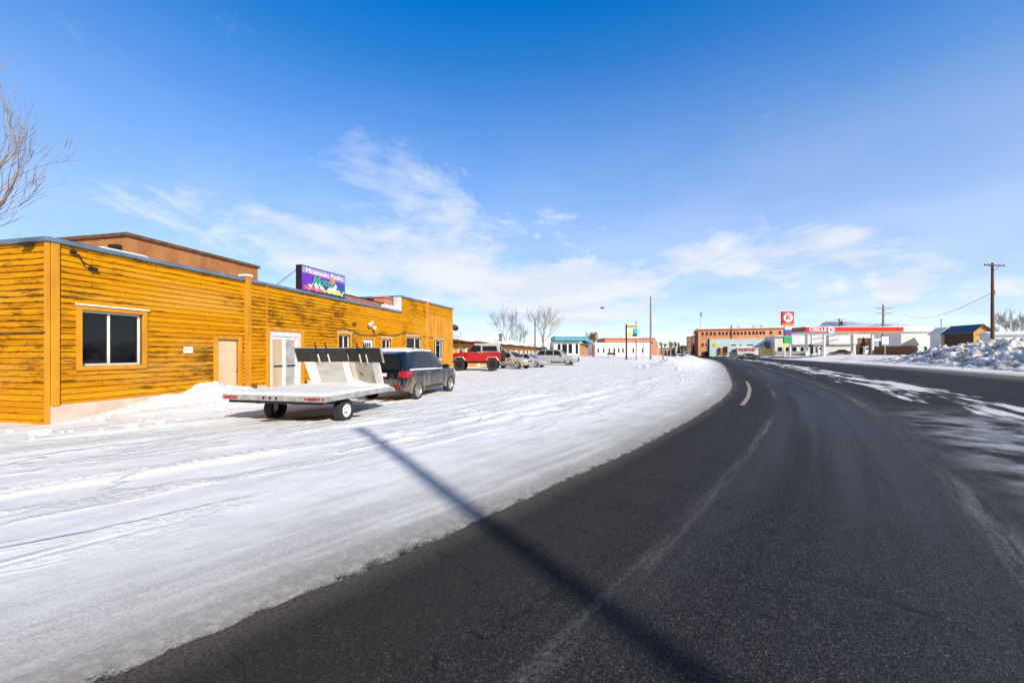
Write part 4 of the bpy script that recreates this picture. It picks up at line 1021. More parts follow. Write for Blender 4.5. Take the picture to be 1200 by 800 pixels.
def trailer():
    root = empty('flatbed_trailer', (-5.19, 8.645, 0), HEAD - R(90))
    tag(root, 'snow covered flatbed snowmobile trailer with upright dark shield panels', 'trailer')
    deck = [(-1.32, 0), (1.32, 0), (1.32, 2.7), (0, 3.1), (-1.32, 2.7)]
    q = MB(); q.prism([(x * .985, y + .02) for x, y in deck], .60, .665, 'z'); dk = q.build('deck', M['dark_wood'], root)
    q = MB()
    q.box(-1.335, 1.335, -.03, .02, .555, .675)
    for a, b in zip(deck[1:], deck[2:] + deck[:1]):
        pass
    q.box(1.30, 1.335, .02, 2.7, .555, .672); q.box(-1.335, -1.30, .02, 2.7, .555, .672)
    for sg in (-1, 1):
        a = Vector((sg * 1.318, 2.69, 0)); b = Vector((0, 3.1, 0)); q.add([(a.x, a.y, .555), (b.x, b.y, .555), (b.x, b.y, .671), (a.x, a.y, .671), (a.x, a.y + .035, .555), (b.x, b.y + .035, .555), (b.x, b.y + .035, .671), (a.x, a.y + .035, .671)], [(0, 1, 2, 3), (4, 7, 6, 5), (0, 4, 5, 1), (3, 2, 6, 7), (0, 3, 7, 4), (1, 5, 6, 2)])
    q.build('deck_frame', M['alu'], root, bevel=.008)
    # snow lying on the deck
    n, k = 40, 44; V = []
    def inside(x, y): return y < 3.02 - abs(x) * .30 if True else False
    for j in range(k + 1):
        for i in range(n + 1):
            x = -1.29 + 2.58 * i / n; ym = 3.05 - abs(x) * .303; y = .0 + (ym - .02) * j / k
            e = min(1, min(x + 1.29, 1.29 - x) / .12, (y + .02) / .12 + .1, (ym - y) / .1)
            hgt = .012 + (.028 + .05 * float(fbm(np.array([x * 1.5]), np.array([y * 1.5]), 5, 4)[0])) * max(0, e) ** .6
            hgt += .13 * math.exp(-(((x - .55) / .28) ** 2 + ((y - 2.2) / .25) ** 2)) + .05 * math.exp(-(((x + .5) / .5) ** 2 + ((y - 2.3) / .35) ** 2))
            V.append((x, y, .667 + hgt))
    F = [(j * (n + 1) + i, j * (n + 1) + i + 1, (j + 1) * (n + 1) + i + 1, (j + 1) * (n + 1) + i) for j in range(k) for i in range(n)]
    N = len(V); lp = list(range(n + 1)) + [j * (n + 1) + n for j in range(1, k + 1)] + [k * (n + 1) + i for i in range(n - 1, -1, -1)] + [j * (n + 1) for j in range(k - 1, 0, -1)]
    V += [(x, y, .660) for x, y, z in V]
    F += [(a, b, b + N, a + N) for a, b in zip(lp, lp[1:] + lp[:1])]
    q = MB(); q.add(V, F); tag(q.build('deck_snow', M['fresh_snow'], root, smooth=60), 'smooth snow covering the deck')
    # rear lamps
    for x, w in ((-1.09, .12), (1.03, .12)):
        q = MB(); q.box(x - w, x + w, -.048, -.028, .585, .645); q.build('tail_light', M['red_lens'], root, bevel=.006)
    for x in (-1.25, -.93, -.21, -.04, .12, .86, 1.20, 1.29):
        q = MB(); q.lathe([(.001, -.05), (.026, -.046), (.03, -.03)], 12, 'y', (x, 0, .615)); q.build('marker_light', M['red_lens'] if abs(x) > .5 else M['black'], root, smooth=40)
    # chassis
    q = MB(); q.box(-.55, -.45, .1, 2.6, .47, .555); q.box(.45, .55, .1, 2.6, .47, .555); q.box(-.75, 1.1, .82, .91, .40, .47); q.box(-1.2, 1.2, .02, .1, .49, .556)
    q.tube((0, 1.6, .5), (0, 4.05, .46), .05, .05, 8); q.tube((-.5, 2.5, .5), (0, 3.7, .47), .04, .04, 8); q.tube((.5, 2.5, .5), (0, 3.7, .47), .04, .04, 8)
    q.build('chassis', M['black_metal'], root)
    q = MB(); q.box(-.07, .07, 3.98, 4.28, .44, .53); q.build('coupler', M['galv'], root, bevel=.01)
    q = MB(); q.box(-1.05, -.45, .55, .62, .46, .50); q.box(-.95, -.5, .6, 1.15, .52, .548); q.build('mudguard', M['black_metal'], root)
    for x, sd_ in ((1.12, 1), (-.76, -1)):
        q = MB(); r, hw_ = .27, .1; ri = .155
        q.lathe([(ri, -hw_ * .9), (ri + .02, -hw_), (r * .92, -hw_), (r * .985, -hw_ * .75), (r, -hw_ * .4), (r, hw_ * .4), (r * .985, hw_ * .75), (r * .92, hw_), (ri + .02, hw_), (ri, hw_ * .9)], 32, 'y')
        w = q.build('wheel', M['rubber'], root, smooth=50); w.location = (x, .865, r); w.rotation_euler = (0, 0, R(90))
        q = MB(); o = -.085 * sd_
        q.lathe([(ri, o), (ri * .92, o * .7), (ri * .75, o * .45), (ri * .55, o * .75), (ri * .3, o * .8), (.001, o * .8)], 24); q.lathe([(.001, o * 1.25), (.035, o * 1.2), (.04, o * .7)], 12)
        q.build('rim', M['white_metal'], w, smooth=40)
        q = MB()
        for k2 in range(5): a = k2 * 2 * math.pi / 5; q.lathe([(.001, o * .95), (.012, o * .93), (.012, o * .6)], 8, 'y', (.07 * math.cos(a), 0, .07 * math.sin(a)))
        q.build('wheel_nuts', M['black_metal'], w)
    # the two shield panels standing in a shallow V on the front of the deck
    for sg, cw in ((-1, M['grey_sheet']), (1, M['brown_net'])):
        A = Vector((sg * 1.30, 2.52, 0)); Bp = Vector((sg * .02, 2.93, 0)); e = (Bp - A); ln = e.length; e.normalize(); back = Vector((e.y, -e.x, 0)) if sg < 0 else Vector((-e.y, e.x, 0))
        if back.y > 0: back = -back
        def P(u, z, o=0.):
            lean = .40 * (z - .68)      # panels lean back over the deck
            return A + e * (u * ln) + Vector((0, -1, 0)) * lean + back * o + Vector((0, 0, z))
        def slab(q, u0, u1, z0, z1, o0, o1, u0t=None, u1t=None):
            u0t = u0 if u0t is None else u0t; u1t = u1 if u1t is None else u1t
            vs = [P(u0, z0, o0), P(u1, z0, o0), P(u1t, z1, o0), P(u0t, z1, o0), P(u0, z0, o1), P(u1, z0, o1), P(u1t, z1, o1), P(u0t, z1, o1)]
            q.add(vs, [(0, 1, 2, 3), (7, 6, 5, 4), (0, 4, 5, 1), (1, 5, 6, 2), (2, 6, 7, 3), (3, 7, 4, 0)])
        q = MB(); iu = lambda u: u if sg < 0 else u
        slab(q, .12, .33, .69, 1.34, 0, .03, .10, .31)
        pn = q.build('shield_panel', M['white_paint'], root, bevel=.004)
        q = MB(); slab(q, .86, .995, .69, 1.34, 0, .03); q.build('panel_edge', M['white_paint'], pn, bevel=.004)
        q = MB(); slab(q, .33, .86, .70, 1.33, .004, .022, .31, .86); q.build('panel_sheet', cw, pn)
        q = MB(); slab(q, -.02, .995, 1.345, 1.72, 0, .035); q.build('mesh_screen', M['screen'], pn)
        q = MB(); slab(q, -.03, 1.0, 1.72, 1.74, -.003, .04); slab(q, -.035, -.018, 1.33, 1.72, -.003, .04); q.build('screen_frame', M['alu'], pn)
        for u in (.42, .62):
            q = MB(); slab(q, u - .013, u + .013, 1.56, 1.86, .036, .06); s_ = q.build('strap', M['black'], pn)
            q = MB(); slab(q, u - .012, u + .012, 1.30, 1.558, .036, .055); q.build('strap_end', M['white_paint'], s_)
M['screen'] = mat('black_mesh_screen', (.022, .022, .022), .8, c2=(.06, .05, .04), scale=14, lo=.5, hi=.75)
M['grey_sheet'] = mat('grey_sheet', (.46, .46, .45), .6, c2=(.33, .33, .32), scale=3.5, sc3=(.6, .6, 3))
M['brown_net'] = mat('tattered_net', (.48, .44, .37), .85, c2=(.20, .15, .09), scale=4.5, lo=.5, hi=.62)
trailer()
# melted wet patch under the trailer
def wet_patch():
    q = MB(); n = 60
    rr = random.Random(5)
    for cx, cy, rx, ry, a in ((-4.45, 9.6, .75, .3, .25), (-5.2, 9.3, .6, .22, .3), (-3.75, 13.05, .8, .3, 1.2)):
        V = [(cx, cy, gz(cx, cy) + .008)]
        for i in range(n):
            t = 2 * math.pi * i / n; k = .65 + .55 * float(fbm(np.array([math.cos(t) * 2 + cx]), np.array([math.sin(t) * 2 + cy]), 4, 4)[0])
            x = rx * k * math.cos(t); y = ry * k * math.sin(t); px, py = cx + x * math.cos(a) - y * math.sin(a), cy + x * math.sin(a) + y * math.cos(a)
            V.append((px, py, gz(px, py) + .008))
        q.add(V, [(0, 1 + i, 1 + (i + 1) % n) for i in range(n)])
    tag(q.build('bare_ground', M['asph_patch']), kind='structure')
wet_patch()

def jeep():
    L = 4.15
    root = empty('red_offroader', (-.95, 34.2, gz(-3, 34.2)), R(176)); tag(root, 'lifted red off road vehicle with hardtop and oversized tyres', 'off-roader')
    hw = .78; z0 = .72
    q = MB(); q.prism([(.0, z0), (2.95, z0), (2.95, z0 + .68), (2.2, z0 + .70), (1.6, z0 + .64), (.95, z0 + .70), (0, z0 + .70)], -hw, hw); q.build('body', M['paint_red'], root, bevel=.04)
    q = MB(); q.prism([(2.95, z0 + .18), (4.02, z0 + .18), (4.02, z0 + .58), (3.9, z0 + .62), (2.95, z0 + .69)], -.62, .62); q.build('hood', M['paint_red'], root, bevel=.05)
    q = MB(); q.box(4.02, 4.08, -.60, .60, z0 + .1, z0 + .60); gr = q.build('grille', M['paint_red'], root, bevel=.02)
    for k in range(7):
        q = MB(); q.box(4.075, 4.09, -.26 + k * .08, -.22 + k * .08, z0 + .18, z0 + .52); q.build('slot', M['black'], gr)
    for sg in (-1, 1):
        q = MB(); q.tube((4.07, sg * .44, z0 + .42), (4.12, sg * .44, z0 + .42), .1, .1, 16); q.build('headlight', M['clear_lens'], root, smooth=40)
        for a, b in ((2.92, 4.02), (.1, 1.22)):
            q = MB(); mid = (a + b) / 2
            q.prism([(a, z0 + .10), (a + .2, z0 + .36), (b - .2, z0 + .36), (b, z0 + .12), (b - .06, z0 + .08), (b - .24, z0 + .29), (a + .24, z0 + .29), (a + .07, z0 + .06)], sg * (hw - .18), sg * (hw + .17)); q.build('fender', M['alu'], root, bevel=.02)
        q = MB(); q.box(1.3, 2.85, sg * hw - .02 + (.0 if sg > 0 else -.1), sg * hw + .12 - (0 if sg > 0 else .1), z0 - .14, z0 - .04); q.build('side_step', M['black_metal'], root, bevel=.02)
        q = MB(); q.box(1.72, 2.62, sg * hw - .01, sg * hw + .012, z0 + .06, z0 + .66); d = q.build('door', M['paint_red'], root, bevel=.01)
        q = MB(); q.box(1.8, 1.95, sg * hw - .02, sg * hw + .035, z0 + .5, z0 + .55); q.build('handle', M['black'], d)
        q = MB(); q.box(2.6, 2.75, sg * hw + (.02 if sg > 0 else -.2), sg * hw + (.2 if sg > 0 else -.02), z0 + .72, z0 + .92); q.build('mirror', M['black'], root, bevel=.03)
    zt = z0 + 1.27
    q = MB(); q.prism([(-.02, z0 + .70), (1.66, z0 + .70), (1.66, zt - .1), (2.2, zt - .1), (2.22, zt), (.12, zt + .02)], -.72, .72); rf = q.build('hardtop', M['alu'], root, bevel=.05)
    q = MB(); q.box(.1, 2.2, -.66, .66, zt + .01, zt + .05); q.build('roof_snow', M['fresh_snow'], rf, bevel=.02)
    for sg in (-1, 1):
        q = MB(); y0, y1 = sorted((sg * .715, sg * .728)); q.prism([(.22, z0 + .76), (1.5, z0 + .76), (1.5, zt - .12), (.32, zt - .12)], y0, y1); q.build('side_window', M['glass_dark'], root, bevel=.004)
        q = MB(); q.prism([(1.72, z0 + .71), (2.64, z0 + .71), (2.3, zt - .1), (1.72, zt - .1)], *sorted((sg * .68, sg * .70))); q.build('door_window', M['car_glass'], root)
        q = MB(); q.prism([(2.72, z0 + .69), (2.79, z0 + .69), (2.34, zt), (2.22, zt)], *sorted((sg * .66, sg * .73))); q.build('windscreen_frame', M['paint_red'], root)
    q = MB(); q.add([(2.75, -.66, z0 + .7), (2.75, .66, z0 + .7), (2.30, .64, zt - .03), (2.30, -.64, zt - .03)], [(0, 1, 2, 3)]); q.build('windscreen', M['car_glass'], root)
    q = MB(); q.box(-.035, -.022, -.6, .6, z0 + .78, zt - .12); q.build('rear_window', M['glass_dark'], root)
    q = MB(); q.box(-.16, -.02, -.75, .75, z0 - .05, z0 + .12); q.build('rear_bumper', M['black_metal'], root, bevel=.02)
    q = MB(); q.box(4.12, 4.34, -.75, .75, z0 - .05, z0 + .13); q.build('front_bumper', M['black_metal'], root, bevel=.03)
    q = MB(); q.box(.2, 4.1, -.42, -.32, z0 - .14, z0 + .02); q.box(.2, 4.1, .32, .42, z0 - .14, z0 + .02); q.tube((.66, -.7, .44), (.66, .7, .44), .07); q.tube((3.46, -.7, .44), (3.46, .7, .44), .07); q.build('chassis', M['black_metal'], root)
    for x in (.66, 3.46):
        for sg in (-1, 1): make_wheel(root, x, sg * .80, .46, .46, .32, sg, 6, .55, M['black_metal'])
    w = make_wheel(root, -.22, .1, z0 + .42, .44, .28, -1, 6, .55, M['black_metal']); w.name = 'spare_wheel'; w.rotation_euler = (0, 0, R(-90))
    for sg in (-1, 1):
        q = MB(); q.box(-.05, .0, sg * .66 - .07, sg * .66 + .07, z0 + .32, z0 + .5); q.build('tail_light', M['red_lens'], root, bevel=.01)
jeep()
bpy.data.objects['red_offroader'].scale = (1, 1, 1.13)
G1 = 'vehicles parked along the motel wing'
make_car('beige_suv', 'beige suv nosed out between the red off roader and the silver sedan', 'suv', suv_P(L=4.4, W=1.82, H=1.68), M['paint_beige'], (-2.0, 40.2, gz(0, 39)), R(-32), G1)
make_car('silver_sedan', 'low silver sedan parked between the beige suv and the long silver suv', 'car', sedan_P(), M['paint_silver'], (-.3, 43.8, gz(0, 42)), R(-26), G1)
P_ = suv_P(L=5.55, W=2.0, H=1.92)
P_.update(bumper_m=M['black_metal'], wr_=.40, arch_m=M['black'], top=[(0, 1.76), (.25, 1.84), (1.2, 1.91), (2.4, 1.92), (3.0, 1.90), (3.3, 1.84), (4.05, 1.27), (4.3, 1.24), (5.2, 1.18), (5.45, 1.13), (5.55, 1.08)],
    belt=[(0, 1.16), (3.9, 1.14), (5.3, 1.10), (5.55, 1.02)], windscreen=(4.0, 3.34), win=[(.42, 1.5, .7, 1.5), (1.58, 2.55, 1.58, 2.55), (2.64, 3.85, 2.64, 3.32)], mirror=3.7,
    wr=[(0, .72), (.4, .80), (3.2, .79), (4.05, .84), (5.2, .82), (5.55, .74)], wb=[(0, .90), (.1, .97), (.4, 1), (4.9, 1), (5.35, .95), (5.55, .88)])
make_car('silver_suv', 'long silver full size suv facing the road at the row end', 'suv', P_, M['paint_silver'], (3.0, 51.2, gz(5, 50)), R(-20), G1)
make_car('white_car', 'white car parked just beyond the long silver suv', 'car', suv_P(L=5.0, W=1.9, H=1.75), M['paint_white'], (4.0, 56.5, gz(6, 55)), R(-12), G1)

# ------------------------------------------------------------------ the motel's low wing
def wing():
    o = FC + FU * 25.2 - FN * 1.6
    root = empty('motel_wing', (o[0], o[1], 0), math.atan2(FU[1], FU[0])); tag(root, 'long low yellow motel wing under a deep snow covered roof', 'building')
    LN = 70
    q = MB(); q.box(0, LN, 0, 7, 0, 2.62); q.build('wall', M['orange_wall'], root)
    q = MB(); q.prism([(-.8, 2.60), (-.8, 2.76), (3.5, 3.62), (8.1, 2.72), (8.1, 2.55), (3.5, 3.45)], -.5, LN + .5, 'x'); rf = q.build('roof', M['brown_eave'], root)
    n = 140; V = []
    for i in range(n + 1):
        a = -.55 + (LN + 1.1) * i / n
        for y, z in ((-.86, 2.75), (-.9, 2.90), (-.7, 3.0), (1.2, 3.42), (3.5, 3.86), (3.5, 3.6)):
            V.append((a, y + .04 * (random.random() - .5), z + .05 * (random.random() - .5) + .05 * math.sin(i * .4)))
    q = MB(); F = [(i * 6 + j, i * 6 + j + 1, i * 6 + j + 7, i * 6 + j + 6) for i in range(n) for j in range(5)] + [(0, 1, 2, 3, 4, 5), tuple(n * 6 + j for j in range(5, -1, -1))]
    q.add(V, F); q.build('roof_snow', M['fresh_snow'], rf, smooth=60)
    for a in np.arange(1, LN, 2.35): q = MB(); q.box(a, a + .12, -.75, 0, 2.48, 2.62); q.build('rafter', M['brown_eave'], root)
    for k in range(16):
        a = .9 + k * 4.25
        q = MB(); q.box(a, a + 1.15, -.06, .0, 1.0, 2.1); w = q.build('window', M['white_paint'], root)
        q = MB(); q.box(a + .1, a + 1.05, -.075, -.061, 1.1, 2.0); q.build('pane', M['glass_dark'], w)
        q = MB(); q.box(a + 2.0, a + 2.9, -.06, 0, .1, 2.12); d = q.build('door', M['white_paint'] if k % 3 else M['cream'], root)
        q = MB(); q.box(a + 2.08, a + 2.14, -.1, -.06, 1.0, 1.1); q.build('handle', M['black'], d)
wing()
def dish(px, Y, z, k):
    x = (px - CX) / FPX * Y
    root = empty('satellite_dish', (x, Y, z)); tag(root, 'satellite dish on the motel wing roof, ' + ('nearer the yellow wall' if k == 0 else 'further from the yellow wall'), 'dish', 'satellite dishes on the wing roof')
    q = MB(); q.lathe([(.001, .06), (.2, .035), (.36, 0), (.33, .0), (.001, .08)], 18, 'y'); d = q.build('reflector', M['black_metal'] if k == 0 else M['white_metal'], root, smooth=50); d.location = (0, 0, .5); d.rotation_euler = (R(-35), 0, R(30 + 40 * k))
    q = MB(); q.tube((0, 0, -.3), (0, .06, .5), .03); q.tube((0, 0, .4), (.12, -.4, .55), .015); q.build('mast', M['galv'], root)
dish(533, 36, 3.35, 0); dish(540, 38.5, 3.3, 1)
def chimney_stack(px, Y, z):
    x = (px - CX) / FPX * Y; root = empty('roof_flue', (x, Y, z)); tag(root, 'short dark red flue standing on the snowy wing roof', 'flue')
    q = MB(); q.box(-.22, .22, -.2, .2, -.4, .75); q.build('stack', M['paint_maroon'], root); q = MB(); q.box(-.27, .27, -.25, .25, .75, .82); q.build('cap', M['black_metal'], root)
chimney_stack(586.5, 56, 3.4)

# ------------------------------------------------------------------ trees
def grow(mb, p, d, ln, r, depth, rng, up=.25, spread=.55, n=5, minr=.006, twig=True, maxd=5):
    segs = 3; q = p.copy(); dd = d.copy(); pts = [(q.copy(), r)]
    for i in range(segs):
        dd = (dd + Vector((rng.gauss(0, .10), rng.gauss(0, .10), rng.gauss(0, .08) + up * .22))).normalized()
        q2 = q + dd * (ln / segs); r1 = max(minr, r * (1 - .20 * (i + 1)))
        mb.tube(q, q2, pts[-1][1], r1, n if depth < 2 else 4 if depth < 3 else 3, False)
        q = q2; pts.append((q.copy(), r1))
    if depth >= maxd: return
    k = rng.choice((3, 4)) if depth < 2 else rng.choice((3, 4, 4))
    for i in range(k):
        t = rng.uniform(.30, 1.0) if i else 1.0
        a = t * segs; j = min(segs - 1, int(a)); pp = pts[j][0].lerp(pts[j + 1][0], a - j); rr = pts[j][1] * (.62 if i else .8)
        ax = Vector((rng.gauss(0, 1), rng.gauss(0, 1), rng.gauss(0, 1))); ax = ax - dd * ax.dot(dd)
        if ax.length < 1e-3: continue
        ax.normalize(); nd = (dd + ax * spread * (rng.uniform(.6, 1.25) if i else .3)).normalized(); nd.z += up * .35; nd.normalize()
        grow(mb, pp, nd, ln * rng.uniform(.58, .78), max(minr, rr), depth + 1, rng, up, spread, n, minr, twig, maxd)
def bare_tree(name, label, loc, h, rad, seed, m, group=None, maxd=5, minr=.012, up=.3, spread=.55):
    rng = random.Random(seed); root = empty(name, loc); tag(root, label, 'tree', group)
    t = MB(); th = h * .28; top = Vector((rng.gauss(0, .1), rng.gauss(0, .1), th)); t.tube((0, 0, -.2), top, rad, rad * .8, 8); t.build('trunk', m, root, smooth=50)
    c = MB()
    for i in range(5):
        a = 2 * math.pi * i / 5 + rng.uniform(-.4, .4); tilt = rng.uniform(.25, .75)
        grow(c, top * rng.uniform(.75, 1.), Vector((math.cos(a) * tilt, math.sin(a) * tilt, 1)).normalized(), h * .30, rad * .55, 1, rng, up, spread, 5, minr, True, maxd)
    c.build('crown', m, root, smooth=60); return root
def big_left_tree():
    root = empty('bare_tree', (-22.4, 13.6, -.6)); tag(root, 'large bare cottonwood with pale upswept branches left of the yellow building', 'tree')
    rng = random.Random(12); t = MB(); t.tube((0, 0, -.2), (.15, 0, 4.2), .42, .34, 12); t.tube((.15, 0, 4.2), (.1, .1, 8.5), .30, .16, 10); t.build('trunk', M['bark'], root, smooth=50)
    c = MB()
    # long limbs reaching right, then up
    def limb(pts, r0, r1, seed, k):
        rg = random.Random(seed); P = [Vector(p) for p in pts]; n = len(P) - 1
        for i in range(n):
            a, b = r0 + (r1 - r0) * i / n, r0 + (r1 - r0) * (i + 1) / n; c.tube(P[i], P[i + 1], a, b, 7, False)
        for j in range(k):
            u = rg.uniform(.25, 1.0) * n; i = min(n - 1, int(u)); pp = P[i].lerp(P[i + 1], u - i); d = (P[i + 1] - P[i]).normalized()
            nd = (d + Vector((rg.gauss(0, .35), rg.gauss(0, .5), rg.uniform(-.12, .75)))).normalized()
            grow(c, pp, nd, rg.uniform(.8, 1.5), max(.010, r1 * .6), 2, rg, .42, .42, 4, .0055, True, 4)
    limb([(.1, 0, 4.0), (1.6, -.1, 4.9), (3.2, -.1, 5.75), (4.5, -.2, 6.5), (5.3, -.2, 7.3), (5.8, -.2, 8.3)], .17, .022, 4, 15)
    limb([(.1, 0, 4.4), (1.4, .3, 6.0), (2.8, .5, 7.2), (3.9, .5, 8.2), (4.6, .5, 9.3)], .14, .02, 9, 13)
    limb([(.1, 0, 5.6), (1.2, -.2, 7.4), (2.4, -.3, 9.0), (3.3, -.2, 10.6)], .12, .02, 15, 10)
    limb([(.1, 0, 6.5), (.9, .3, 8.6), (1.9, .3, 10.6), (2.7, .3, 12.2), (3.1, .3, 13.0)], .11, .02, 21, 11)
    limb([(.1, 0, 4.2), (1.6, -.8, 4.6), (3.2, -1.2, 5.0), (4.4, -1.4, 5.3), (5.2, -1.5, 5.7)], .08, .015, 33, 8)
    limb([(.1, 0, 5.), (-1.4, .3, 7.0), (-2.8, .5, 8.8), (-3.6, .5, 10.)], .14, .02, 45, 8)
    c.build('crown', M['bark'], root, smooth=60)
big_left_tree()
def at(px, Y): return (px - CX) / FPX * Y
for px, Y, h, r, sd_, lb in ((594, 95, 11.5, .22, 3, 'grey bare tree rising left of the thin pole behind the wing roof'), (637, 88, 11.2, .24, 5, 'tall grey bare tree behind the wing roof beside the thin pole'), (609, 120, 9.5, .2, 8, 'small bare tree behind the wing roof between two taller bare trees')):
    x = at(px, Y); bare_tree('bare_tree', lb, (x, Y, gz(x, Y)), h, r, sd_, M['bark_far'], 'bare trees behind the motel wing', 5, .012, .28, .62)
x = at(1192, 75); bare_tree('bare_tree', 'pale bare tree behind the low white trailer at the right', (x, 75, .9), 8.5, .22, 17, M['bark_far'], None, 5, .02, .3, .6)
x = at(693, 110); bare_tree('willow_bush', 'rusty orange leafless willow rising behind the blue roofed office', (x, 110, .5), 6.8, .2, 23, M['twig_orange'], None, 5, .035, .5, .5)
x = at(786, 150); bare_tree('bare_tree', 'small dark bare tree at the far end of the left verge', (x, 150, .5), 5.5, .2, 29, M['bark_far'], None, 4, .05, .4, .5)
def conifer(px, Y, base, h, seed, label, group):
    rng = random.Random(seed); x = at(px, Y); root = empty('conifer_tree', (x, Y, base)); tag(root, label, 'tree', group)
    t = MB(); t.tube((0, 0, 0), (0, 0, h * .95), h * .025, .02, 6); t.build('trunk', M['dark_wood'], root)
    c = MB(); n = int(240)
    for i in range(n):
        u = (i + rng.random()) / n; z = h * (.12 + .88 * u); rr = h * .19 * (1 - u) ** .8 * rng.uniform(.5, 1.15) + .05; a = rng.uniform(0, 6.28)
        p = Vector((math.cos(a) * rr, math.sin(a) * rr, z - rr * .35)); o = Vector((0, 0, z)); sd2 = Vector((-math.sin(a), math.cos(a), 0)) * (.05 + rr * .28)
        c.add([o, p + sd2, p + Vector((0, 0, -.1 * h * .3)), p - sd2], [(0, 1, 2), (0, 2, 3)])
    c.build('crown', M['needle'], root, fixn=False)
GC = 'dark conifers beyond the roofs'
for px, Y, b, h, sd_, lb in ((608.5, 130, 0, 5.3, 1, 'left one of two small conifers behind the wing roof'), (614.5, 134, 0, 5.6, 2, 'right one of two small conifers behind the wing roof'), (1013, 150, 1, 9.5, 3, 'dark conifer rising over the fuel canopy left of the pale utility pole'), (1053, 160, 1, 10.5, 4, 'dark conifer rising over the right end of the fuel canopy'), (1095, 170, 1, 10.5, 5, 'dark conifer behind the long white roofed house'), (1120, 190, 1, 8.5, 7, 'dark conifer between the small gabled house and the orange shed'), (1174, 150, 1, 6.2, 6, 'dark conifer right of the brown utility pole')):
    conifer(px, Y, b, h, sd_, lb, GC)

# ------------------------------------------------------------------ poles, signs and small things on the left
def pole(name, label, px, Y, ztop, r, m, arm=None, base=None, lean=0., cat='utility pole', insul=True):
    x = at(px, Y); b = gz(x, Y) if base is None else base
    root = empty(name, (x, Y, b)); tag(root, label, cat)
    q = MB(); q.tube((0, 0, -.3), (lean, 0, ztop - b), r, r * .62, 12); q.build('pole', m, root, smooth=50)
    if arm:
        for (dz, w, ang) in arm:
            c, s_ = math.cos(ang), math.sin(ang); z = ztop - b - dz
            q = MB(); q.box(-w, w, -.06 - r, .06 - r, z - .07, z + .07, ang, (0, 0)); ar = q.build('crossarm', m, root)
            for u in (-.95, -.55, .55, .95):
                q = MB(); q.lathe([(.001, .0), (.045, .0), (.05, .1), (.03, .16), (.001, .18)], 8, 'z', (u * w * c + r * s_, u * w * s_ - r * c, z + .07)); q.build('insulator', M['galv'], ar)
            q = MB()
            for sg in (-1, 1): q.tube((sg * w * .5 * c + r * s_, sg * w * .5 * s_ - r * c, z - .06), (r * s_, -r * c, z - .62), .025, .025, 5)
            q.build('arm_brace', M['black_metal'], ar)
    return root
pole('utility_pole', 'tall plain weathered wooden pole on the left verge beyond the teal sign', 762.5, 70, 1.6 + 65 / FPX * 70, .2, M['pole_grey'])
q = pole('utility_pole', 'brown wooden pole with one crossarm rising behind the snow pile', 1163, 50, 1.6 + 105 / FPX * 50, .2, M['pole_wood'], [(.35, 1.55, R(8))], base=.8)
for u in (0,):
    b = MB(); b.tube((.3, 0, 8.6), (.3, 0, 8.0), .05, .05, 8); b.build('cable_bracket', M['galv'], q)
pole('utility_pole', 'pale wooden pole with two crossarms behind the fuel canopy', 1035, 100, 1.6 + 56 / FPX * 100, .3, M['pole_grey'], [(.9, 2.3, 0), (2.2, 2.0, 0)], base=1)
pole('utility_pole', 'small dark pole with a transformer behind the fuel canopy lettering', 983.5, 125, 1.6 + 40 / FPX * 125, .24, M['pole_wood'], [(.4, 1.5, 0)], base=1)
pole('utility_pole', 'distant thin pole above the hills left of the orange shed', 1103, 160, 1.6 + 40 / FPX * 160, .2, M['pole_grey'], None, base=1)
pole('utility_pole', 'thin dark pole just left of the brown crossarm pole', 1158.5, 85, 1.6 + 30 / FPX * 85, .16, M['black_metal'], None, base=1)
pole('utility_pole', 'thin dark pole rising behind the snowy wing roof beside a bare tree', 627, 75, 1.6 + 40 / FPX * 75, .16, M['pole_wood'], None)
tr_ = [o for o in bpy.data.objects if o.get('label', '').startswith('small dark pole')][0]
q = MB(); q.tube((.45, -.3, 9.2), (.45, -.3, 10.4), .3, .3, 10); q.build('transformer', M['black_metal'], tr_, smooth=40)
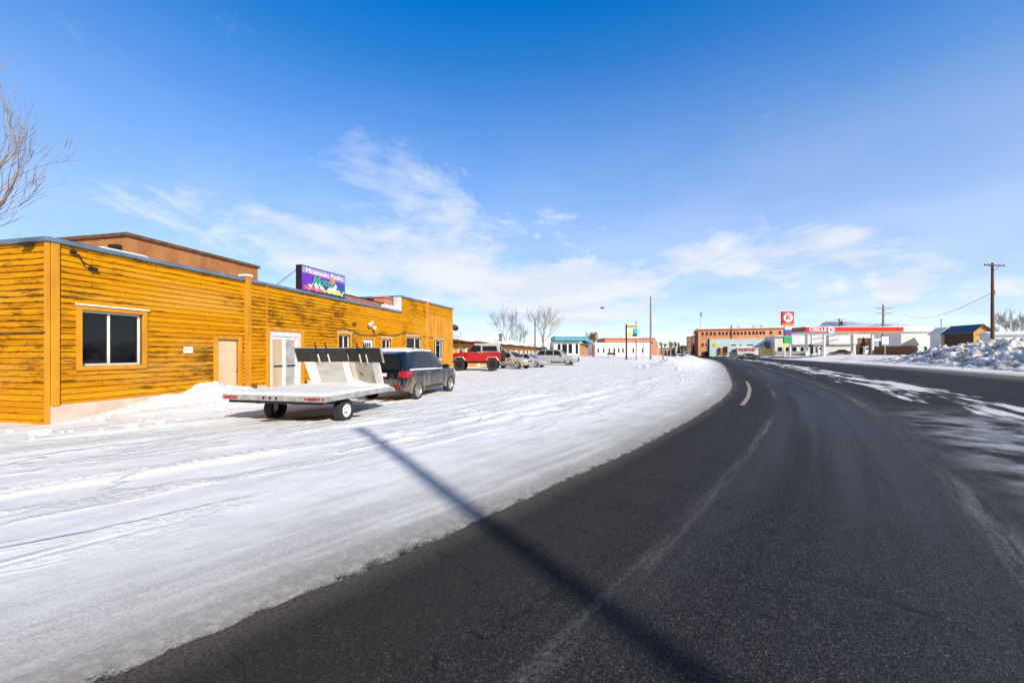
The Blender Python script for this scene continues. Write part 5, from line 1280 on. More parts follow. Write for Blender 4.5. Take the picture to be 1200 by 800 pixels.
# pole whose shadow lies across the snow and the road
sp_ = Vector((.95, 1.93, 0)) + Vector((.546, -.837, 0)) * 20.5
root = empty('utility_pole', (sp_.x, sp_.y, 0)); tag(root, 'tall wooden pole standing behind the viewer across the road', 'utility pole')
q = MB(); q.tube((0, 0, -.3), (0, 0, 15.9), .19, .10, 14); q.build('pole', M['pole_wood'], root, smooth=50)
def wire(pts, sag, label, r=.02):
    q = MB(); P = []
    a, b = Vector(pts[0]), Vector(pts[1])
    for i in range(25): u = i / 24; p = a.lerp(b, u); p.z -= sag * 4 * u * (1 - u); P.append(p)
    q.path(P, r, 4); tag(q.build('overhead_wire', M['black']), label, 'wire')
xw = at(1163, 50) + .3
wire([(xw, 50, 9.3), (at(1058, 130), 130, 1.6 + 45 / FPX * 130)], 2.2, 'sagging wire running left from the brown crossarm pole', .03)
def signpost(px, Y):
    x = at(px, Y); b = gz(x, Y); root = empty('motel_sign', (x, Y, b)); tag(root, 'small teal, white and orange sign board hung between two dark posts', 'sign')
    s = Y / FPX; z = lambda py: CAM_H + (HY - py) * s - b; w = 12.5 * s
    q = MB(); q.box(-.11, .11, -.1, .1, -.4, z(380)); q.build('post', M['black_metal'], root)
    q = MB(); q.box(w - .1, w + .06, .25, .4, -.4, z(376.5)); q.build('post', M['pole_grey'], root)
    x0, x1 = .14, w + .15
    q = MB(); q.box(x0, x1, .05, .2, z(396), z(380.5)); q.build('board', M['sign_white'], root, bevel=.01)
    q = MB(); q.box(x0 + .02, x1 - .02, .036, .047, z(383.5), z(381)); q.build('header_band', M['sign_orange'], root)
    q = MB(); q.prism([(x0 + (x1 - x0) * .55, z(384)), (x1 - .02, z(384)), (x1 - .02, z(393.5)), (x0 + (x1 - x0) * .72, z(393)), (x0 + (x1 - x0) * .5, z(389))], .036, .047); q.build('teal_panel', M['sign_teal'], root)
    q = MB(); q.prism([(x0 + (x1 - x0) * .45, z(394)), (x0 + (x1 - x0) * .62, z(388.5)), (x0 + (x1 - x0) * .7, z(391)), (x0 + (x1 - x0) * .85, z(391.2)), (x0 + (x1 - x0) * .95, z(394))], .028, .035); q.build('dark_shape', M['black'], root)
    q = MB(); q.box(x0 + .1, x0 + (x1 - x0) * .4, .036, .047, z(394.5), z(389)); q.build('yellow_panel', M['sign_yellow'], root)
signpost(734, 62)
def round_sign(px, Y):
    x = at(px, Y); b = gz(x, Y); s = Y / FPX; root = empty('traffic_sign', (x, Y, b)); tag(root, 'pale octagonal sign on a thin post beside the left verge', 'sign')
    zc = CAM_H + (HY - 396) * s - b
    q = MB(); r = 5.0 * s; q.lathe([(.001, -.012), (r, -.012), (r, .012), (.001, .012)], 8, 'y', (0, -.06, zc)); q.build('plate', M['white_metal'], root); 
    q = MB(); q.box(-.035, .035, -.045, .03, -.3, zc + r * .7); q.build('post', M['galv'], root)
round_sign(772.5, 60)
def marker(px, Y, ztop, m, label, name='marker_post', w=.05):
    x = at(px, Y); b = gz(x, Y); root = empty(name, (x, Y, b)); tag(root, label, 'post')
    q = MB(); q.box(-w, w, -.025, .025, -.3, ztop - b); q.build('post', m, root, bevel=.006)
    q = MB(); q.box(-w * .8, w * .8, -.032, -.026, ztop - b - .25, ztop - b - .08); q.build('reflector', M['sign_yellow'] if 'dark' in label else M['sign_white'], root)
M['post_green'] = mat('post_green', (.02, .12, .07), .5, scale=3)
marker(777, 47, 1.6 - 1 / FPX * 47, M['black_metal'], 'dark marker post in the ploughed ridge on the left verge')
marker(1128, 39.3, 1.6 + 4 / FPX * 39.3, M['post_green'], 'green marker post in front of the big snow pile', 'marker_post', .06)
def bird():
    root = empty('bird', (at(706, 60), 60, 1.6 + 52 / FPX * 60)); tag(root, 'dark bird gliding above the blue roofed office', 'bird')
    q = MB()
    prof = [(.001, -.32), (.03, -.26), (.07, -.1), (.085, .05), (.06, .2), (.05, .27), (.055, .31), (.02, .36), (.001, .40)]
    q.lathe(prof, 10, 'y')
    for sg in (-1, 1):
        V = [(sg * .05, .14, .02), (sg * .05, -.10, .02), (sg * .32, .16, .14), (sg * .32, -.08, .13), (sg * .62, .02, .05), (sg * .60, -.10, .05)]
        q.add(V + [(x, y, z - .02) for x, y, z in V], [(0, 2, 3, 1), (2, 4, 5, 3), (6, 7, 9, 8), (8, 9, 11, 10), (0, 6, 8, 2), (2, 8, 10, 4), (1, 3, 9, 7), (3, 5, 11, 9), (4, 10, 11, 5)])
    q.add([(-.03, -.26, 0), (.03, -.26, 0), (.09, -.46, .01), (-.09, -.46, .01), (0, -.36, -.02)], [(0, 1, 2, 3), (0, 4, 1), (1, 4, 2), (2, 4, 3), (3, 4, 0)])
    q.build('body', M['black'], root, smooth=50); root.rotation_euler = (0, R(8), R(60))
bird()

class Front:
    '''a facade starting at pixel column px0 at depth Y, turned by a degrees; x(px) is the length along it'''
    def __init__(s, px0, Y, a): s.px0, s.Y, s.a = px0, Y, R(a); s.x0 = at(px0, Y)
    def x(s, px):
        k = (px - CX) / FPX; return (k * s.Y - s.x0) / (math.cos(s.a) + k * math.sin(s.a))
    def empty(s, name, base): return empty(name, (s.x0, s.Y, base), -s.a)
# ------------------------------------------------------------------ buildings on the left and at the end of the street
def simple_building(name, label, x0, x1, y0, y1, base, top, wall, roofm, wins=(), parapet=.25, glass='glass_dark', frame='white_paint', cat='building', turn=0):
    root = empty(name, (x0, y0, base), -R(turn)); tag(root, label, cat); cx = x0
    q = MB(); q.box(x0 - cx, x1 - cx, 0, y1 - y0, -.5, top - base); q.build('wall', wall, root)
    q = MB(); q.box(x0 - cx - .12, x1 - cx + .12, -.12, y1 - y0 + .12, top - base + .003, top - base + parapet); q.build('roof', roofm, root)
    for (a, b, z0, z1, kind) in wins:
        if kind == 'door':
            q = MB(); q.box(a - cx, b - cx, -.07, 0, z0, z1); d = q.build('door', M['dark_wood'], root); q = MB(); q.box(b - cx - .15, b - cx - .08, -.1, -.07, z0 + 1, z0 + 1.1); q.build('handle', M['galv'], d)
        else:
            e = min(.12, (b - a) * .12); q = MB(); q.box(a - cx, b - cx, -.06, 0, z0, z1); w = q.build('window', M[frame], root)
            q = MB(); q.box(a - cx + e, b - cx - e, -.075, -.061, z0 + e, z1 - e); q.build('pane', M[glass], w)
    return root
def blue_office():
    Y = 85; b = .35; X = lambda p: at(p, Y)
    root = empty('motel_office', (X(671), Y, b)); tag(root, 'small white office with a sky blue roof fascia and dark glass front', 'building'); cx = X(671)
    z = lambda py: CAM_H + (HY - py) / FPX * Y - b
    q = MB(); q.box(X(649) - cx, X(679) - cx, 0, 9, -.5, z(400)); q.build('wall', M['white_paint'], root)
    q = MB(); q.box(X(650) - cx, X(684.5) - cx, -1.0, 9, z(399.2), z(394)); q.build('roof_fascia', M['teal_fascia'], root)
    q = MB(); q.prism([(X(684.6) - cx, z(394)), (X(694) - cx, z(399.5)), (X(694) - cx, z(403)), (X(684.6) - cx, z(399))], -1.0, 6); tag(q.build('roof_wing', M['teal_fascia'], root), 'lower blue roof slope at the right')
    q = MB(); q.box(X(650) - cx, X(685) - cx, -.9, 9, z(394) + .004, z(394) + .12); q.build('roof_snow', M['fresh_snow'], root)
    for a, c in ((653, 657.5), (658.2, 665), (665.7, 671)):
        q = MB(); q.box(X(a) - cx, X(c) - cx, -.05, .0, z(414.5), z(402)); w = q.build('window', M['white_paint'], root); q = MB(); q.box(X(a) - cx + .1, X(c) - cx - .1, -.065, -.051, z(414) , z(403)); q.build('pane', M['glass_dark'], w)
    q = MB(); q.box(X(674) - cx, X(678) - cx, -.06, 0, z(415), z(402)); d = q.build('door', M['white_paint'], root); q = MB(); q.box(X(674.6) - cx, X(677.4) - cx, -.075, -.061, z(414.5), z(403)); q.build('pane', M['glass_dark'], d)
    q = MB(); q.box(X(679) - cx + .02, X(690) - cx, .3, 7, -.5, z(402)); q.build('stone_wall', M['stone_tan'], root)
    q = MB(); q.box(X(694.3) - cx, X(697) - cx, -.3, .3, -.3, z(404)); q.build('gate_post', M['fence_wood'], root)
blue_office()
Yb = 100; W_ = lambda p: at(p, Yb)
ww = []
for a in (700, 706.5, 713, 724, 729, 741, 752): ww.append((W_(a), W_(a + 2.2), 1.1, 2.3, 'win'))
ww.append((W_(719), W_(721), .0, 2.3, 'door'))
simple_building('white_block', 'low white commercial block beyond the blue roofed office', W_(696.5), W_(762), Yb, Yb + 10, .4, 1.6 + 10.5 / FPX * Yb, M['white_paint'], M['fresh_snow'], ww, .2)
Yb = 125
simple_building('orange_block', 'orange brick building showing above the low white block', at(709, Yb), at(771, Yb), Yb, Yb + 12, .5, 1.6 + 16.0 / FPX * Yb, M['peach'], M['brick_red'], [(at(714 + 7 * k, Yb), at(717 + 7 * k, Yb), 3.7, 4.6, 'win') for k in range(8)], .3)
def street_lamp(px, Y, ztop, label):
    x = at(px, Y); b = gz(x, Y); root = empty('street_lamp', (x, Y, b)); tag(root, label, 'street lamp')
    q = MB(); q.tube((0, 0, -.3), (0, 0, ztop - b), .08, .05, 8); q.tube((0, 0, ztop - b), (.9, -.2, ztop - b + .12), .04, .03, 6); q.build('pole', M['galv'], root)
    q = MB(); q.box(.8, 1.35, -.32, -.1, ztop - b + .06, ztop - b + .18); q.build('lamp_head', M['galv'], root, bevel=.03)
street_lamp(754, 85, 1.6 + 17 / FPX * 85, 'slim grey street lamp in front of the low white block')
def white_signboard(px, Y):
    x = at(px, Y); b = gz(x, Y); root = empty('roadside_sign', (x, Y, b)); tag(root, 'low dark sign board on two legs in snow before the white block', 'sign')
    q = MB(); q.box(-.75, .75, -.04, .04, .5, .95); q.build('board', M['black_metal'], root, bevel=.01)
    for sg in (-.55, .55): q = MB(); q.box(sg - .04, sg + .04, -.03, .03, -.3, .5); q.build('post', M['pole_wood'], root)
white_signboard(716, 80)
# brick block
def brick_hotel():
    Y = 158; FR = Front(818, Y, 22); X = FR.x; b = .8; z = lambda py: CAM_H + (HY - py) / FPX * (Y - 8) - b; cx = 0
    root = FR.empty('brick_hotel', b); tag(root, 'three storey orange brick hotel with a long row of upper windows', 'building')
    q = MB(); q.box(X(818) - cx, X(917.5) - cx, 0, 22, -.5, z(384.5)); q.build('wall', M['hotel_brick'], root)
    q = MB(); q.box(-.3, -.003, .4, 22, -.5, z(384)); tag(q.build('street_front', M['brick_dark'], root), 'street front in brick darkened for its shade')  # shade of the street front is put into a darker brick colour
    q = MB(); q.box(-.7, .25, -.5, 22, z(387), z(384)); q.box(.26, X(918) - cx, -.35, 0, z(385.6), z(384.4)); q.build('cornice', M['brick_red'], root)
    q = MB(); q.box(X(817) - cx, X(918) - cx, -.1, 22, z(384.4) + .004, z(383)); q.build('roof_snow', M['fresh_snow'], root)
    def win(px, py0, py1, w=.42):
        q = MB(); q.box(X(px) - cx - w, X(px) - cx + w, -.06, 0, z(py1), z(py0)); f = q.build('window', M['peach'], root)
        q = MB(); q.box(X(px) - cx - w * .72, X(px) - cx + w * .72, -.075, -.061, z(py1) + .1, z(py0) - .1); q.build('pane', M['glass_dark'], f)
    for px in (823.5, 828.3, 833.3, 837.6, 843.3, 847.5, 851.8, 856.3, 860.7, 865, 869.2, 873.6, 878.4, 883, 887, 891.3, 895.3, 903.3, 914): win(px, 388, 392)
    for px in (823.5, 828, 833): win(px, 401.5, 405.5)
    for px in (857, 866, 884, 893): q = MB(); q.box(X(px) - cx - .35, X(px) - cx + .35, 1, 1.8, z(384), z(381.5)); q.build('chimney', M['brick_red'], root)
    q = MB(); q.tube((X(857.2) - cx, -.2, 0), (X(857.2) - cx, -.2, z(379.5)), .12, .1, 6); q.build('downpipe', M['black_metal'], root)
    fp = empty('flagpole', (at(820.7, Y + 3), Y + 3, b)); tag(fp, 'tall flagpole with a furled flag above the brick hotel corner', 'flagpole')
    q = MB(); q.tube((0, 0, 0), (0, 0, z(361.5)), .12, .06, 8); q.build('pole', M['galv'], fp)
    q = MB(); q.prism([(.08, z(368)), (.5, z(367.2)), (.62, z(363)), (.08, z(362))], -.08, .08); q.build('flag', M['sign_blue'], fp)
M['hotel_brick'] = mat('orange_brick', (.74, .36, .18), .85, c2=(.62, .27, .12), scale=.35, bump=.0)
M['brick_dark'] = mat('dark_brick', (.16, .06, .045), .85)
brick_hotel()
Yd = 190
simple_building('downtown_building', 'tan downtown building left of the brick hotel', at(805.5, 210), at(811, 210), 210, 225, .9, 1.6 + 17.5 / FPX * 210, M['stone_tan'], M['black_metal'], [(at(806.3 + 1.6 * k, 210), at(807.1 + 1.6 * k, 210), z0, z0 + 1.3, 'win') for k in range(3) for z0 in (3.2, 5.6)], .5, turn=22)
simple_building('downtown_building', 'red brick downtown building against the hotel with dark lower storeys', at(811.3, 185), at(816.8, 185), 185, 200, .9, 1.6 + 18.5 / FPX * 185, M['brick_red'], M['black_metal'], [(at(811.8 + 1.7 * k, 185), at(813.1 + 1.7 * k, 185), z0, z0 + 2.2, 'win') for k in range(3) for z0 in (.2, 2.6)], .5, frame='black_metal', turn=22)
simple_building('downtown_building', 'dark distant shop at the very end of the street', at(798.5, 260), at(804.5, 260), 260, 275, .9, 1.6 + 8 / FPX * 260, M['brick_dark'], M['fresh_snow'], [(at(799.5 + 1.6 * k, 260), at(800.5 + 1.6 * k, 260), .4, 2.4, 'win') for k in range(3)], .3, turn=22)
def blue_market():
    Y = 124; FR = Front(831.5, Y, 24); X = FR.x; b = .9; z = lambda py: CAM_H + (HY - py) / FPX * (Y - 8) - b; cx = 0
    root = FR.empty('pale_blue_store', b); tag(root, 'pale blue false fronted store before the brick hotel', 'building')
    q = MB(); q.box(X(831.5) - cx, X(895) - cx, 0, 12, -.5, z(396.6)); q.build('wall', M['pale_blue'], root)
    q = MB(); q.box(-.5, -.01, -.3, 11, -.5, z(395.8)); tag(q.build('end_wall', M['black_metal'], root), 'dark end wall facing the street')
    q = MB(); q.box(X(831) - cx, X(895.3) - cx, -.06, 12, z(396.5), z(396.5) + .14); q.build('roof_snow', M['fresh_snow'], root)
    q = MB(); q.lathe([(.001, -.1), (.62, -.1), (.62, 0), (.001, 0)], 18, 'y', (X(838) - cx, 0, z(403.2))); tag(q.build('round_sign', M['sign_yellow'], root), 'round yellow sign on the blue wall')
    for px, w in ((860, 2.2), (868, .9), (879, 3.0), (892, .8)):
        q = MB(); q.box(X(px) - cx - w * .35, X(px) - cx + w * .35, -.06, 0, z(404.6), z(403)); f = q.build('window', M['white_paint'], root); q = MB(); q.box(X(px) - cx - w * .3, X(px) - cx + w * .3, -.075, -.061, z(404.4), z(403.2)); q.build('pane', M['glass_dark'], f)
    # shopfronts
    q = MB(); q.box(X(842) - cx, X(843.6) - cx, -.4, 0, 0, z(407)); q.box(X(848.5) - cx, X(852.5) - cx, -.4, 0, 0, z(405.5)); tag(q.build('porch', M['paint_maroon'], root), 'dark red porch posts')
    q = MB(); q.box(X(844) - cx, X(848.3) - cx, -.2, 0, 0, z(407.3)); q.build('door', M['stone_tan'], root)
    q = MB(); q.box(X(858) - cx, X(862) - cx, -.1, 0, z(413), z(409)); f = q.build('window', M['dark_wood'], root); q = MB(); q.box(X(858.8) - cx, X(861.2) - cx, -.115, -.101, z(412.4), z(409.6)); q.build('pane', M['curtain'], f)
    q = MB(); q.box(X(863.5) - cx, X(889) - cx, -1.5, -.005, z(408), z(407.2)); q.box(X(863.5) - cx, X(888) - cx, -1.3, -.005, 0, z(408) - .004); q.build('shop_bay', M['white_paint'], root)
    q = MB(); rr = random.Random(8)
    for k in range(9):
        x = X(865.2 + k * 2.15) - cx; h = z(408.4) - z(411.2)
        q.box(x, x + .3, -1.36, -1.302, z(411.2) + h * rr.choice((0, 0, .3)), z(408.4) - h * rr.choice((0, .15, .3)))
        if k % 2: q.box(x + .3, x + .48, -1.36, -1.302, z(410) - .1, z(410) + .12)
    q.build('red_sign_marks', M['sign_red'], root)
    q = MB(); q.box(X(889.3) - cx, X(905.8) - cx, -.8, 6, -.3, z(407.8)); q.build('annex_wall', M['white_paint'], root)
    q = MB(); q.box(X(892.5) - cx, X(904.5) - cx, -.9, -.805, z(414), z(409)); q.build('yellow_panel', M['sign_yellow'], root)
    q = MB(); q.prism([(X(895.5) - cx, z(401)), (X(897) - cx, z(399)), (X(918) - cx, z(402.5)), (X(918) - cx, z(405.5)), (X(890) - cx, z(406.5))], 1, 6); tag(q.build('roof_wing', M['blue_roof'], root), 'blue grey roof slope at the right')
blue_market()
def snow_car(*a, **k): return make_car(*a, **k)
zf = .03
make_car('dark_sedan', 'dark sedan crossing in front of the pale blue store', 'car', sedan_P(4.8, 1.8, 1.4), M['paint_black'], (at(867.5, 96), 96, gz(at(880, 96), 96) if False else .02), R(4), None, 1)
make_car('white_suv', 'white suv coming down the far end of the street', 'suv', suv_P(L=4.9, W=1.95, H=1.9), M['paint_white'], (at(813, 140), 146, .02), R(-108), None, 1)
make_car('maroon_suv', 'dark maroon suv parked by the brick hotel corner', 'suv', suv_P(L=5.2, W=2.0, H=1.95), M['paint_maroon'], (at(824, 128), 128, .02), R(18), None, 1)
for k, (px, Y, m, lb) in enumerate(((808.5, 175, 'paint_black', 'dark car left of the white suv far down the street'), (804.5, 200, 'paint_navy', 'dark blue car furthest down the street'), (833.5, 140, 'paint_black', 'small dark car beside the maroon suv at the hotel'))):
    make_car('parked_car', lb, 'car', suv_P(L=4.6, W=1.85, H=1.75), M[m], (at(px, Y), Y, .02), R(70 if k < 2 else 15), 'cars far down the street', 1)

for px, Y, h, sd_, lb in ((776, 190, 6.5, 41, 'bare tree left of the far street end, nearest the octagonal sign'), (792, 230, 8, 43, 'bare tree at the far street end just left of the dark shop'), (799, 215, 5.5, 47, 'low bare tree touching the dark shop at the street end')):
    x = at(px, Y); bare_tree('bare_tree', lb, (x, Y, .6), h, .16, sd_, M['bark_far'], 'bare trees at the street end', 4, .05, .4, .5)
conifer(795.5, 240, .6, 7.5, 51, 'dark conifer at the far street end', 'dark conifers beyond the roofs'); conifer(787, 260, .6, 6.5, 53, 'small dark conifer left of the far street end', 'dark conifers beyond the roofs')
street_lamp(801, 150, 1.6 + 13 / FPX * 150, 'slim street lamp at the far street end before the tan building')
street_lamp(782, 105, 1.6 + 12 / FPX * 105, 'slim street lamp beside the ploughed ridge on the left verge')
simple_building('shop_building', 'low cream shop left of the street end behind bare trees', at(772, 200), at(790, 200), 200, 210, .6, 1.6 + 5.5 / FPX * 200, M['stone_tan'], M['fresh_snow'], [(at(774 + 4 * k, 200), at(776.5 + 4 * k, 200), .6, 2.2, 'win') for k in range(4)], .25, turn=20)
simple_building('white_shed', 'small white shed in the snow right of the low white block', at(764, 140), at(771, 140), 140, 146, .6, 1.6 + 4 / FPX * 140, M['white_paint'], M['fresh_snow'], [(at(766, 140), at(768, 140), .2, 1.8, 'door')], .2, turn=15)
# ------------------------------------------------------------------ fuel station on the right
ST = 92.
SX = lambda p: at(p, ST)
SZ = lambda py: CAM_H + (HY - py) / FPX * ST
SB = 1.05
def station():
    X, Z = SX, lambda py: SZ(py) - SB
    YS = 114.; FR = Front(908, YS, 18); root = FR.empty('station_store', SB); tag(root, 'white convenience store with dark windows behind the fuel canopy', 'building')
    XX = FR.x; ZZ = lambda py: CAM_H + (HY - py) / FPX * (YS - 6) - SB
    q = MB(); q.box(XX(908), XX(1003), 0, 10, -.5, ZZ(393.6)); q.build('wall', M['white_paint'], root)
    q = MB(); q.box(XX(927.5), XX(1003.5), -.5, 0, ZZ(403), ZZ(393.4)); q.build('fascia', M['sign_white'], root)
    q = MB(); q.box(XX(907), XX(1004), -.55, 10, ZZ(393.4) + .004, ZZ(392.2)); q.build('roof_snow', M['fresh_snow'], root)
    q = MB(); q.box(XX(927), XX(1003.5), -.56, -.505, ZZ(404), ZZ(403)); q.build('fascia_stripe', M['grey_stone'], root)
    for a, b in ((911, 917), (918, 925), (927.5, 934), (937.5, 942.5), (943, 947.5), (955, 959)):
        q = MB(); q.box(XX(a), XX(b), -.06, 0, ZZ(413.5), ZZ(406)); w = q.build('window', M['white_metal'], root); q = MB(); q.box(XX(a) + .12, XX(b) - .12, -.075, -.061, ZZ(413.2), ZZ(406.4)); q.build('pane', M['glass_dark'], w)
    q = MB(); q.box(XX(949), XX(953.5), -.06, 0, 0, ZZ(405.5)); d = q.build('door', M['white_metal'], root); q = MB(); q.box(XX(949.4), XX(953.1), -.075, -.061, .2, ZZ(406)); q.build('pane', M['glass_dark'], d)
    q = MB(); q.box(XX(904), XX(937), -4, -3.2, -.3, .9); q.build('planter_wall', M['grey_stone'], root, bevel=.05)
    q = MB(); q.box(XX(971), XX(1001), -.12, -.065, .0, .5); q.build('wall_base', M['grey_stone'], root)
    # canopy
    c = empty('fuel_canopy', (X(1002), ST, SB)); tag(c, 'long red fuel station canopy with white lettering and orange stripe', 'canopy'); cx = X(1002)
    XC = lambda p: X(p) - cx
    x0, x1 = XC(944.5), XC(1058.5); D = 7.5
    q = MB(); q.box(x0, x1, .04, D - .04, Z(389.5), Z(383.6)); q.build('deck', M['white_metal'], c)
    q = MB(); q.box(x0, x1, -.02, .03, Z(387.9), Z(383.2)); q.box(x0 - .05, x0 - .003, -.02, D, Z(387.9), Z(383.2)); q.box(x1 + .003, x1 + .05, -.02, D, Z(387.9), Z(383.2)); q.build('fascia', M['sign_red'], c)
    q = MB(); q.box(XC(978.8), x1, -.02, .03, Z(389.4), Z(387.9) - .004); q.build('stripe', M['sign_orange'], c)
    q = MB(); q.box(x0, XC(978.5), -.05, .03, Z(389.6), Z(387.9) - .004); tag(q.build('sign_panel', M['sign_red'], c), 'red panel under the lettering')
    q = MB(); q.box(x0 - .05, x1 + .05, -.02, D, Z(383.2) + .004, Z(382.7)); q.build('roof_snow', M['fresh_snow'], c)
    T = lambda x, z, y: Matrix.Translation((x, y, z)) @ Matrix.Rotation(R(90), 4, 'X')
    text_mesh('CIRCLE', 1.10, M['sign_white'], 'lettering', c, T(XC(958.2), Z(386.4), -.08), .02, 0, 1.12, .03)
    q = MB(); q.lathe([(.001, -.09), (.78, -.09), (.78, -.055), (.001, -.055)], 24, 'y', (XC(974), 0, Z(386.4))); q.build('emblem_disc', M['sign_white'], c)
    text_mesh('K', 1.15, M['sign_red'], 'lettering', c, T(XC(974), Z(386.4), -.11), .012, 0, 1.0, .03)
    for px, y in ((968.8, .8), (1026, .8), (968.8, 6.4), (1026, 6.4)):
        q = MB(); q.box(XC(px) - .2, XC(px) + .2, y - .2, y + .2, -.3, Z(390.2) - .004); q.build('column', M['white_paint'], c, bevel=.02)
    q = MB(); q.box(XC(1032.5), XC(1041.5), 2.0, 2.3, Z(399), Z(389.8)); tag(q.build('price_panel', M['sign_white'], c), 'pale square panel hung under the canopy')
    for i, (px, lb) in enumerate(((966, 'white fuel pump by the left canopy column'), (1021.5, 'white fuel pump by the right canopy column'))):
        p = empty('fuel_pump', (X(px), ST + 1.5, SB)); tag(p, lb, 'fuel pump', 'fuel pumps under the canopy')
        q = MB(); q.box(-.42, .42, -.3, .3, 0, 2.0); q.build('cabinet', M['sign_white'], p, bevel=.04)
        q = MB(); q.box(-.3, .3, -.315, -.302, 1.2, 1.7); q.build('display', M['black'], p)
        q = MB(); q.box(-.46, .46, -.34, .34, 2.0, 2.2); q.build('topper', M['sign_red'], p, bevel=.03)
        for sg in (-1, 1):
            q = MB(); q.path([(sg * .43, 0, 1.6), (sg * .62, -.05, 1.2), (sg * .55, -.05, .5), (sg * .44, 0, 1.0)], .025, 5); q.build('hose', M['black'], p)
    # pylon sign
    Yp = 86; bp = 1.0; s = Yp / FPX; zz = lambda py: CAM_H + (HY - py) * s - bp
    p = empty('station_sign', (at(922.7, Yp), Yp, bp)); tag(p, 'tall station pylon with a red square emblem above blue and green panels', 'sign'); w = 6.9 * s
    q = MB(); q.box(-w, w, -.25, .25, zz(379), zz(365)); q.build('emblem_box', M['sign_red'], p, bevel=.03)
    q = MB(); q.box(-w, w, -.25, .25, zz(381.4), zz(379) - .004); q.build('stripe', M['sign_orange'], p)
    q = MB(); r = 5.3 * s; q.lathe([(.001, -.29), (r, -.29), (r, -.252), (.001, -.252)], 32, 'y', (0, 0, zz(372.2))); q.build('emblem_disc', M['sign_white'], p)
    text_mesh('K', 8.2 * s, M['sign_red'], 'lettering', p, T(0, zz(372.1), -.31), .012, 0, 1.05, .06)
    v = 4.1 * s
    q = MB(); q.box(-v, v, -.2, .2, zz(393.4), zz(383)); q.build('brand_panel', M['sign_blue'], p)
    q = MB(); q.box(-v + .02, v - .02, -.23, -.203, zz(386.2), zz(383.2)); q.build('panel_top', M['sign_white'], p)
    q = MB(); q.prism([(-v * .7, zz(391.5)), (0, zz(393)), (v * .7, zz(391.5)), (v * .7, zz(390)), (0, zz(391)), (-v * .7, zz(390))], -.23, -.203); q.build('chevron', M['sign_red'], p)
    q = MB(); q.box(-v * 1.1, v * 1.1, -.2, .2, zz(402), zz(394)); q.build('price_panel', M['sign_green'], p)
    for sg in (-1, 1): q = MB(); q.box(sg * v * .75 - .1, sg * v * .75 + .1, -.1, .1, -.3, zz(381.4)); q.build('post', M['white_metal'], p)
station()
def small_sign(px, Y, base, zc, m, shape, label, sz, postm='galv'):
    x = at(px, Y); root = empty('traffic_sign', (x, Y, base)); tag(root, label, 'sign'); zc -= base
    q = MB()
    if shape == 'round': q.lathe([(.001, -.015), (sz, -.015), (sz, .015), (.001, .015)], 20, 'y', (0, -.07, zc))
    else: q.box(-sz, sz, -.085, -.055, zc - sz * 1.2, zc + sz * 1.2)
    q.build('plate', m, root); q = MB(); q.box(-.05, .05, -.05, .05, -.3, zc + sz * .5); q.build('post', M[postm], root)
small_sign(919, 82, .9, 1.6 + 8 / FPX * 82, M['sign_yellow'], 'round', 'round yellow sign below the green panel of the station pylon', .42)
small_sign(1037, 74, .6, 1.6 + 14 / FPX * 74, M['white_metal'], 'square', 'blank pale square sign on one post in front of the canopy', .62)
pole('dark_post', 'dark post with a small box in front of the station store', 950.5, 89, 1.6 + 21 / FPX * 89, .12, M['black_metal'], None, base=.8, cat='post')
q = MB(); q.box(-.35, .35, -.2, .2, 2.0, 2.6); q.build('box', M['black_metal'], [o for o in bpy.data.objects if o.name.startswith('dark_post')][0])
make_car('station_car', 'dark car half hidden behind the fuel pump at the station', 'car', sedan_P(4.6, 1.8, 1.45), M['paint_black'], (at(997, 106), 106, 1.0), R(160), None, 1)
# houses behind the snow pile
def gable(name, label, px0, px1, Y, base, eave, ridge, dep, wall, roofm, axis_x=True, snow=True, wins=(), over=.4, a=28, side=None):
    FR = Front(px0, Y, a); w = FR.x(px1); root = FR.empty(name, base); tag(root, label, 'house')
    e, r = eave - base, ridge - base
    if axis_x:   # ridge runs across the view
        q = MB(); q.prism([(0, -.5), (dep, -.5), (dep, e), (dep / 2, r), (0, e)], 0, w, 'x'); q.build('wall', wall, root)
        q = MB(); q.prism([(-over, e - over * (r - e) / (dep / 2) + .02), (dep / 2, r + .02), (dep + over, e - over * (r - e) / (dep / 2) + .02), (dep + over, e + .2), (dep / 2, r + .28), (-over, e + .02)], -over, w + over, 'x'); q.build('roof', roofm, root)
    else:
        q = MB(); q.prism([(0, -.5), (w, -.5), (w, e), (w / 2, r), (0, e)], 0, dep, 'y'); q.build('wall', wall, root)
        k = (r - e) / (w / 2)
        q = MB(); q.prism([(-over, e - over * k + .02), (w / 2, r + .02), (w + over, e - over * k + .02), (w + over, e - over * k + .24), (w / 2, r + .26), (-over, e - over * k + .24)], -over, dep + over, 'y'); q.build('roof', roofm, root)
    if side: q = MB(); q.box(-.05, -.005, .02, dep, -.4, e - .02); tag(q.build('side_wall', side, root), 'side wall with its shade in the colour')  # dark colour carries the shade of the unlit side
    for a, b, z0, z1, kind in wins:
        q = MB(); q.box(a * w, b * w, -.06, 0, z0, z1); f = q.build('door' if kind == 'door' else 'window', M['white_paint'] if wall is not M['white_paint'] else M['grey_stone'], root)
        q = MB(); q.box(a * w + .08, b * w - .08, -.075, -.061, z0 + .08, z1 - .08); q.build('pane', M['glass_dark'], f)
    return root
z_ = lambda py, Y: CAM_H + (HY - py) / FPX * Y
gable('long_house', 'long low white house under a snowy roof behind the canopy', 1056, 1101, 105, 1.1, z_(388.5, 105), z_(382, 105), 8, M['white_paint'], M['fresh_snow'], True, a=14, wins=[(.1, .2, .9, 2., 'win'), (.35, .45, .9, 2., 'win'), (.6, .68, 0, 2.1, 'door'), (.8, .9, .9, 2., 'win')])
